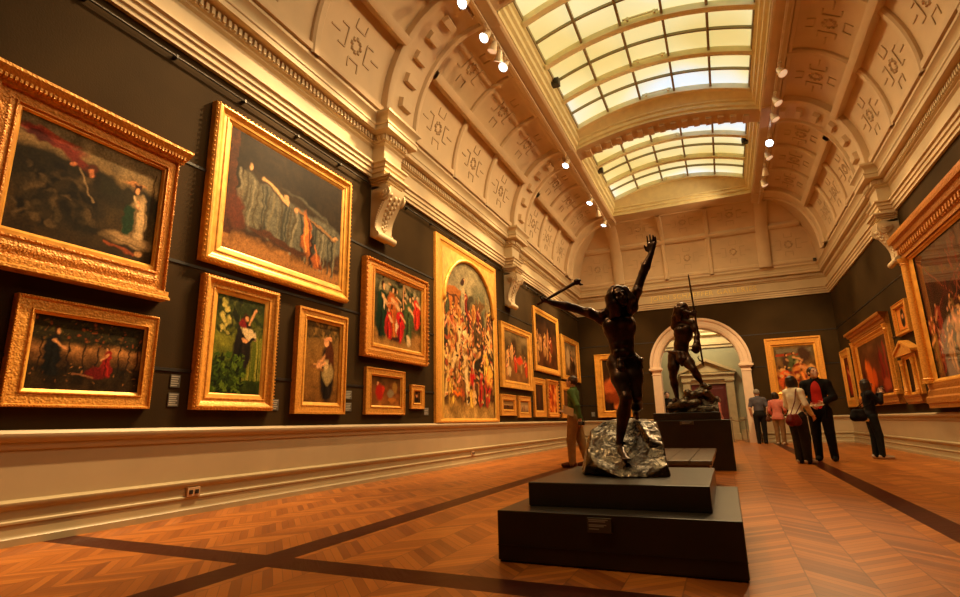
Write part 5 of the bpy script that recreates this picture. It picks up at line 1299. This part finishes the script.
    if 'jacket' in cl:
        F.build('shirt', cl['top'], t, 2)
        F = Field(lo, hi, h_); torso(F, .026); sleeve(F, .020)
        F.ell(g(0, 0, .49), V3(.102*W, .080*W, .11)*h+.016, B, .03).cone(g(0, -.024, .838), g(0, -.018, .858), .046*h, .044*h, .015)
        hem(F, .445); F.cut(g(0, .10, .585), V3(.062, .082, .36)*h, B, .012); F.build('jacket', cl['jacket'], t, 2)
    else: F.build('top', cl['top'], t, 2)
    if 'hem' in cl:
        F = Field(lo, hi, h_); F.ell(g(0, -.002, .50), V3(.088*W, .069*W, .06)*h+.018, B, .02); F.v = np.where((F.ax[2] < .465*h)[None, None, :], np.maximum(F.v, (.465*h-F.ax[2])[None, None, :]), F.v); F.build('shirt_hem', cl['hem'], t, 2)
    for l in legs:
        F = Field(np.minimum(l[2], l[3])-.12, np.maximum(l[2], l[3])+.12, .009)
        F.chain([l[2]*V3(1, 1, 0)+B@V3(0, -.018*h, 0)+V3(0, 0, .030*h), l[2]*V3(.45, .45, 0)+l[3]*V3(.55, .55, 0)+V3(0, 0, .024*h), l[3]*V3(1, 1, 0)+V3(0, 0, .020*h)], [.029*h, .027*h, .021*h], .015).cone(l[2]*V3(1, 1, 0)+V3(0, 0, .02*h), l[2]+V3(0, 0, .02*h), .028*h, .024*h, .01)
        F.v[:, :, :max(0, int((0.002-F.lo[2])/F.h))] = 1.0
        F.build('shoe', cl['shoes'], t, 1)
    return t, g, B, q3, HB
DN = {'L': ((-.135, -.02, .645), (-.135, .01, .50)), 'R': ((.135, -.02, .645), (.135, .01, .50))}
C = {'green': cloth('green_jumper', (78, 100, 44)), 'beige': cloth('beige_twill', (150, 118, 70)), 'brown': cloth('brown_leather', (92, 54, 30), .5), 'black': cloth('black_wool', (17, 14, 13)), 'red': cloth('red_shirt', (196, 40, 26), .7), 'cream': cloth('cream_jacket', (242, 230, 200)),
     'grey': cloth('charcoal_trousers', (44, 38, 28)), 'white': cloth('white_shoe', (200, 180, 150), .5), 'blue': cloth('blue_grey_shirt', (86, 84, 92)), 'pink': cloth('pink_shirt', (214, 128, 112)), 'khaki': cloth('khaki', (140, 108, 70)), 'navy': cloth('near_black_top', (20, 17, 20)), 'teal': cloth('dark_jeans', (32, 38, 40)), 'dark': cloth('dark_cloth', (26, 22, 20)), 'bagred': cloth('dark_red_leather', (110, 30, 22), .4), 'paper': cloth('paper', (214, 200, 160), .7, .05)}
HD = simple('dark_hair', (.020, .011, .007), .45, var=.3, scale=30); HBR = simple('brown_hair', (.06, .03, .014), .5, var=.3, scale=30); HG = simple('grey_hair', (.22, .19, .15), .6, var=.2, scale=30)

t, g, B, q3, HB = person('man in green jumper and beige trousers holding papers, looking up at the paintings', (-2.75, 10.68), (-1, .02), 1.76,
    {'L': ((-.150, -.075, .655), (-.150, -.10, .515)), 'R': ((.11, .07, .65), (-.045, .105, .605))}, {'top': C['green'], 'trousers': C['beige'], 'shoes': C['brown']}, HBR, 'short', .28, .15, ((-.05, .05), (.055, -.10)), baggy=1.12)
gl = MB()
for s in (-1, 1): gl.tube([q3(s*.15+.095*math.cos(a), .40, .02+.075*math.sin(a)) for a in [2*PI*i/12 for i in range(13)]], .0035, 5, False); gl.tube([q3(s*.24, .39, .03), q3(s*.36, -.02, .03)], .003, 5)
gl.tube([q3(-.055, .41, .04), q3(.055, .41, .04)], .003, 5); gl.build('glasses', M['rail'], t)
br = thing('brochure', tuple(g(-.105, .08, .545)), 'pale folded papers held by the man in the green jumper', 'paper')
m = MB()
for k, (dz, tilt) in enumerate(((0, 0), (.004, .02))):
    pts = [g(-.142, -.035, .625), g(-.115, .085, .665), g(-.108, .09+tilt*.5, .58), g(-.140, -.03+tilt*.5, .54)]; m.hexa([p+B@V3(0, dz, 0) for p in pts], [p+B@V3(0, dz+.003, 0) for p in pts])
m.build('sheets', C['paper'], br)
cam_ = thing('camera', tuple(g(-.150, -.115, .46)), 'small black camera in the lowered hand of the man in green', 'camera')
c0 = g(-.150, -.115, .465); m = MB(); m.hexa([c0+B@V3(x, y, -.035) for x, y in ((-.03, -.06), (.03, -.06), (.03, .06), (-.03, .06))], [c0+B@V3(x, y, .035) for x, y in ((-.03, -.06), (.03, -.06), (.03, .06), (-.03, .06))]); m.build('camera_body', M['rail'], cam_, bevel=.006)
MB().tube([c0+B@V3(-.03, 0, 0), c0+B@V3(-.075, 0, 0)], .026, 12).build('camera_lens', M['sensor'], cam_)

t, g, B, q3, HB = person('tall man in black jacket over a bright red shirt, looking upwards', (1.70, 12.80), (-.22, -.97), 1.85,
    {'L': ((-.150, .02, .66), (-.05, .13, .60)), 'R': ((.150, .02, .66), (.06, .135, .585))}, {'top': C['red'], 'jacket': C['black'], 'trousers': C['black'], 'shoes': C['black']}, HD, 'short', .36, -.55, ((-.075, .03), (.07, -.02)), width=1.06, baggy=1.08)
br = thing('notebook', tuple(g(.0, .15, .56)), 'white edged notebook in the hands of the man in the red shirt', 'paper')
pts = [g(-.07, .12, .585), g(.13, .11, .575), g(.14, .18, .56), g(-.06, .19, .57)]; MB().hexa(pts, [p+V3(0, 0, .012) for p in pts]).build('cover', C['paper'], br)

t, g, B, q3, HB = person('dark haired woman in cream jacket and wide charcoal trousers beside the man in red', (1.20, 11.95), (.72, .62), 1.63,
    {'L': ((-.140, .02, .65), (-.09, .13, .58)), 'R': ((.145, .0, .655), (.13, .09, .54))}, {'top': C['cream'], 'trousers': C['grey'], 'shoes': C['white']}, HD, 'bob', .22, .15, ((-.05, .02), (.05, .03)), baggy=1.22)
def bag(label, c, B, w, d, hh, mat, strap, name='handbag'):
    b = thing(name, (c[0], c[1], c[2]-hh/2), label, 'bag'); F = Field(np.array(c)-.35, np.array(c)+.35, .011)
    for s in (-1, 1): F.cone(c+B@V3(0, s*w*.30, -hh*.18), c+B@V3(0, s*w*.24, hh*.15), min(d, w)*.52, min(d, w)*.40, .08)
    F.cone(c+B@V3(0, -w*.2, -hh*.2), c+B@V3(0, w*.2, -hh*.2), d*.5, d*.5, .05); F.build('pouch', mat, b, 2)
    MB().tube([c+B@V3(0, -w*.22, hh*.30)]+[np.array(p) for p in strap]+[c+B@V3(0, w*.22, hh*.30)], .009, 6).build('strap', mat, b, smooth=True)
    return b
bag('dark red leather handbag hanging behind the woman in the cream jacket', g(.10, -.155, .50), B, .26, .15, .24, C['bagred'], [g(.09, -.085, .70), g(.09, -.05, .835), g(.09, .03, .835), g(.11, .02, .72)])

t, g, B, q3, HB = person('young woman in black top and dark jeans raising both hands to her face', (2.66, 13.42), (.98, .10), 1.58,
    {'L': ((-.10, .10, .70), (-.03, .14, .82)), 'R': ((.115, .095, .70), (.035, .145, .815))}, {'top': C['navy'], 'trousers': C['teal'], 'shoes': C['white'], 'hem': C['cream']}, HD, 'long', .1, 0, ((-.04, .0), (.04, .05)), width=.95, baggy=.98)
bag('black shoulder bag hanging behind the woman in the black top', g(.10, -.165, .555), B, .25, .15, .30, C['black'], [g(.10, -.09, .70), g(.08, -.05, .845), g(.08, .02, .84), g(.11, .0, .70)])
ph = thing('phone', tuple(g(.0, .19, .875)), 'small dark phone held up by the woman in the black top', 'phone')
pts = [g(-.035, .175, .845), g(.035, .175, .845), g(.035, .175, .905), g(-.035, .175, .905)]; MB().hexa(pts, [p+B@V3(0, .008, 0) for p in pts]).build('case', M['rail'], ph)

person('grey haired man seen from behind in blue grey shirt, beside the arch', (1.0, 20.70), (.05, 1), 1.80,
    {'L': ((-.145, -.02, .65), (-.13, .03, .51)), 'R': ((.150, -.02, .65), (.13, .02, .52))}, {'top': C['blue'], 'trousers': C['dark'], 'shoes': C['dark']}, HG, 'short', .15, 0, ((-.06, .0), (.05, .03)), width=1.06, tucked=True, sleeves=.5)
t, g, B, q3, HB = person('woman in pink shirt and khaki trousers seen from behind', (1.48, 19.9), (.35, .94), 1.65,
    {'L': ((-.145, -.0, .65), (-.12, .08, .56)), 'R': ((.145, .0, .66), (.10, .13, .60))}, {'top': C['pink'], 'trousers': C['khaki'], 'shoes': C['white']}, HD, 'bob', .25, .2, ((-.05, .0), (.05, .02)), width=1.04)
bag('small brown handbag at the side of the woman in pink', g(-.165, -.02, .50), B, .22, .11, .22, C['brown'], [g(-.15, -.03, .70), g(-.10, -.03, .845), g(-.10, .04, .84), g(-.15, .03, .66)])
person('visitor in dark clothes beyond the arch, left of the farther statue', (-2.15, 23.5), (.2, -1), 1.98, DN, {'top': C['dark'], 'trousers': C['dark'], 'shoes': C['dark']}, HBR, 'short', 0, 0)
person('visitor in brownish pink beyond the arch, right of the farther statue', (-.28, 23.7), (.9, .2), 1.72, DN, {'top': C['pink'], 'trousers': C['brown'], 'shoes': C['dark']}, HBR, 'bob', 0, 0)

# rope barrier in the arch
rb = thing('rope_barrier', (.25, 22.4, 0), 'low rope barrier standing in the arch right of the tall pedestal', 'barrier')
for x in (.14, .60): m = MB().tube([(x, 22.4, .0), (x, 22.4, .02), (x, 22.4, .021), (x, 22.4, .86)], [.12, .12, .018, .018], 12); m.ball((x, 22.4, .88), .03); m.build('post', M['lampdark'], rb)
MB().tube([(.14, 22.4, .80), (.25, 22.4, .76), (.37, 22.4, .745), (.49, 22.4, .76), (.60, 22.4, .80)], .018, 8).build('rope', M['rope'], rb, smooth=True)
# ------------------------------------------------------------------ lighting tracks and lamps
def track(x, label):
    t = thing('lighting_track', (x, 13, 7.99), label, 'track')
    MB().box(x-.02, x+.02, YF+1, 19.65, 7.99, 8.03).build('bar', M['lampmetal'], t)
    m = MB(); y = YF+1.2
    while y < 19.6: m.box(x-.012, x+.012, y-.02, y+.02, 8.03, ZT-.158); y += 1.5
    m.build('hanger', M['lampdark'], t)
track(XC-2.52, 'long lighting track at the edge of the left vault')
track(XC+2.52, 'long lighting track at the edge of the right vault')

WARM = (1.0, .64, .29)
def lamp_proto():
    r = thing('track_lamp', (0, 0, 0), 'x', 'lamp', 'spot lamps on the lighting tracks')
    MB().box(-.03, .03, -.05, .05, -.05, 0).build('adapter', M['lampmetal'], r)
    MB().tube([(0, 0, -.05), (0, 0, -.17)], .010, 8).build('stem', M['lampmetal'], r)
    m = MB(); n = 18
    pf = [(.028, .11), (.045, .10), (.058, .05), (.078, -.04), (.096, -.10), (.096, -.105), (.086, -.098)]
    vs = [(q*math.cos(2*PI*k/n), q*math.sin(2*PI*k/n), z) for q, z in pf for k in range(n)]
    m.add(vs, [(i*n+k, i*n+(k+1) % n, (i+1)*n+(k+1) % n, (i+1)*n+k) for i in range(len(pf)-1) for k in range(n)]+[tuple(range(n))])
    hd = m.build('head', M['lampmetal'], r, autosm=.6); hd.location = (0, 0, -.21)
    for v in hd.data.vertices: pass
    ln = MB().add([(.086*math.cos(2*PI*k/n), .086*math.sin(2*PI*k/n), -.098) for k in range(n)], [tuple(range(n))]).build('lens', M['lens'], r, recalc=False)
    ln.parent = hd; ln.location = (0, 0, 0)
    return r
proto = lamp_proto(); protos = {c.name.split('.')[0]: c for c in proto.children}; plens = protos['head'].children[0]
first = [True]
LD = {}
def lamp(x, y, aim, label, power=0, spot=44, on=True, col=WARM):
    y *= KY
    if first[0]:
        r = proto; first[0] = False; parts = [protos['head']]; r.location = (x, y, 7.99); hd = protos['head']; lens = plens
    else:
        r = proto.copy(); COL.objects.link(r); r.location = (x, y, 7.99)
        for nm, c in protos.items():
            d = c.copy(); COL.objects.link(d); d.parent = r
            if nm == 'head':
                hd = d; lens = plens.copy(); COL.objects.link(lens); lens.parent = d
    r['label'] = label
    p = Vector((x, y, 7.78)); q = (Vector(aim)-p).to_track_quat('-Z', 'Y'); hd.rotation_mode = 'QUATERNION'; hd.rotation_quaternion = q
    if not on:
        if 'dim' not in LD:
            me = plens.data.copy(); me.materials.clear(); me.materials.append(M['lens_dim']); LD['dim'] = me
        lens.data = LD['dim']
    if power:
        l = bpy.data.lights.new('spot', 'SPOT'); l.energy = power; l.color = col; l.spot_size = math.radians(spot); l.spot_blend = .8; l.shadow_soft_size = .09
        o = bpy.data.objects.new('spot', l); COL.objects.link(o); o.location = p+(Vector(aim)-p).normalized()*.13; o.rotation_euler = q.to_euler()
XLT, XRT = XC-2.52, XC+2.52
KY = .957
PW = 1700
# left track: nearest lamps look back along the wall, so frames throw shadows towards the viewer
lamp(XLT, 7.26, (XL, 2.9, 2.6), 'lit lamp on the left track, highest in the photo, cut by its top edge', PW)
lamp(XLT, 8.20, (XL, 5.2, 3.3), 'lit lamp above the pair of white shades on the left track', PW)
lamp(XLT, 8.55, (XL, 8.3, 2.6), 'white shaded lamp on the left track, upper of the middle pair', PW*.5, on=False)
lamp(XLT, 8.86, (XL, 10.6, 3.0), 'white shaded lamp on the left track, lower of the middle pair', PW*.7, on=False)
lamp(XLT, 9.17, (XL, 4.8, 1.6), 'lit lamp below the pair of white shades on the left track', PW)
lamp(XLT, 14.0, (XL, 10.9, 2.9), 'lit lamp on the left track beside the cross beam between skylights', PW)
lamp(XLT, 17.0, (XL, 14.2, 2.6), 'lit lamp on the left track beside the farther skylight', PW)
lamp(XLT, 19.3, (XL, 17.6, 2.8), 'lit lamp at the far end of the left track', PW)
lamp(XLT, 5.2, (XL, 1.6, 2.6), 'lamp on the left track overhead', PW*.4)
lamp(XLT, 2.2, (-.75, 4.3, 1.2), 'unseen lamp added on the left track to light the nearer bronze', PW*.5, 26)  # out-of-view key added for highlights on the bronze
# right track
for y in (5.5, 8.0, 11.4, 15.6, 18.4):                 # wide fill spots without fixtures, added to brighten the left vault
    l = bpy.data.lights.new('vault_fill', 'SPOT'); l.energy = 430; l.color = (1, .66, .32); l.spot_size = math.radians(95); l.spot_blend = 1; l.shadow_soft_size = .12
    o = bpy.data.objects.new('vault_fill', l); COL.objects.link(o); o.location = (XRT-.12, y, 7.82); o.rotation_euler = (Vector((XL, y, 6.2))-o.location).to_track_quat('-Z', 'Y').to_euler()
lamp(XRT, 11.95, (XR, 9.5, 2.6), 'white lamp body alone on the right track, nearest the viewer', PW*.3, on=False)
lamp(XRT, 13.15, (XR, 11.5, 2.8), 'turned white lamp on the right track, upper of the three by the beam', PW*.3, on=False)
lamp(XRT, 13.9, (XR, 12.6, 2.0), 'drum shaped white lamp on the right track just past the beam', PW*.25, on=False)
lamp(XRT, 15.3, (-.6, 4.6, 1.2), 'only brightly lit lamp on the right track', PW*1.2, 34)
lamp(XRT, 16.1, (XR, 14.6, 2.6), 'white lamp directly below the bright lamp on the right track', PW*.25, on=False)
lamp(XRT, 18.1, (XR, 17.2, 2.2), 'last white lamp on the right track, near the end wall', PW*.3, on=False)
lamp(XRT, 17.2, (2.2, YB, 2.4), 'lamp on the right track aimed at the end wall', PW*.8, on=False)
lamp(XLT, 18.2, (-3.6, YB, 2.2), 'lamp on the left track aimed at the end wall', PW*.6, on=False)

def sensor(p, label, s=.07):
    t = thing('sensor_box', (p[0], p[1], p[2]-s), label, 'sensor')
    MB().box(p[0]-s, p[0]+s, p[1]-s*.9, p[1]+s*.9, p[2]-s, p[2]+s).build('case', M['sensor'], t, bevel=.012)
    MB().tube([(p[0], p[1]-s*.85, p[2]), (p[0], p[1]-s*1.25, p[2])], s*.5, 10).build('eye', M['rail'], t)
sensor((XC-2.06, 10.9, ZT+.36), 'small dark box on the left frame of the nearer skylight', .09)
sensor((XC+2.10, 9.6, ZT+.36), 'small dark box on the right frame of the nearer skylight', .09)
sensor((XC-2.06, 15.9, ZT+.36), 'small dark box on the left frame of the farther skylight', .08)
sensor((XC+2.06, 15.9, ZT+.36), 'small dark box on the right frame of the farther skylight', .08)
sensor((XR-.36, YB-.42, ZS+.07), 'tiny black device standing on the cornice in the far right corner', .05)

# ------------------------------------------------------------------ light, camera, view
def area(loc, rot, sx, sy, e, col):
    l = bpy.data.lights.new('skylight_fill', 'AREA'); l.shape = 'RECTANGLE'; l.size = sx; l.size_y = sy; l.energy = e; l.color = col
    o = bpy.data.objects.new('skylight_fill', l); COL.objects.link(o); o.location = loc; o.rotation_euler = rot; return o
def point(loc, e, col, r=.3):
    l = bpy.data.lights.new('lamp', 'POINT'); l.energy = e; l.color = col; l.shadow_soft_size = r
    o = bpy.data.objects.new('lamp', l); COL.objects.link(o); o.location = loc; return o
for y0, y1 in ((7.9, 13.6), (14.3, 18.9), (1.6, 7.2)):       # unseen area lights added under the glass to strengthen the light from above
    area((XC, (y0+y1)/2, ZT-.16), (0, 0, 0), 2.2, y1-y0-1, (270 if y0 > 2 else 45)*(y1-y0)/5.5, (1, .68, .32))
point((-.7, 23.4, 5.2), 260, (1, .80, .50), .3)  # unseen point light added to brighten the hall beyond the arch
w = bpy.data.worlds.new('sky'); SC.world = w; w.use_nodes = True
w.node_tree.nodes['Background'].inputs[0].default_value = (.5, .6, .8, 1); w.node_tree.nodes['Background'].inputs[1].default_value = .3

cam = bpy.data.cameras.new('camera'); co = bpy.data.objects.new('camera_view', cam); COL.objects.link(co); SC.camera = co
YAW, PIT, ROL, FPX = math.radians(23.926), math.radians(13.133), math.radians(-1.2405), 536.917
fw = Vector((-math.sin(YAW)*math.cos(PIT), math.cos(YAW)*math.cos(PIT), math.sin(PIT))); rt = Vector((math.cos(YAW), math.sin(YAW), 0)); up = rt.cross(fw)
r2 = rt*math.cos(ROL)+up*math.sin(ROL); u2 = -rt*math.sin(ROL)+up*math.cos(ROL)
co.matrix_world = Matrix(((r2.x, u2.x, -fw.x, 0), (r2.y, u2.y, -fw.y, 0), (r2.z, u2.z, -fw.z, .85), (0, 0, 0, 1)))
cam.sensor_fit = 'HORIZONTAL'; cam.sensor_width = 36; cam.lens = FPX*36/960; cam.clip_start = .05; cam.clip_end = 200

vs = SC.view_settings; vs.view_transform = 'Standard'; vs.look = 'None'; vs.gamma = 1; vs.use_curve_mapping = False; vs.exposure = .1
cy = SC.cycles; cy.max_bounces = 8; cy.diffuse_bounces = 5; cy.glossy_bounces = 3; cy.use_denoising = True; cy.caustics_reflective = False; cy.caustics_refractive = False; cy.sample_clamp_indirect = 6; cy.sample_clamp_direct = 0
try: cy.use_light_tree = True
except Exception: pass
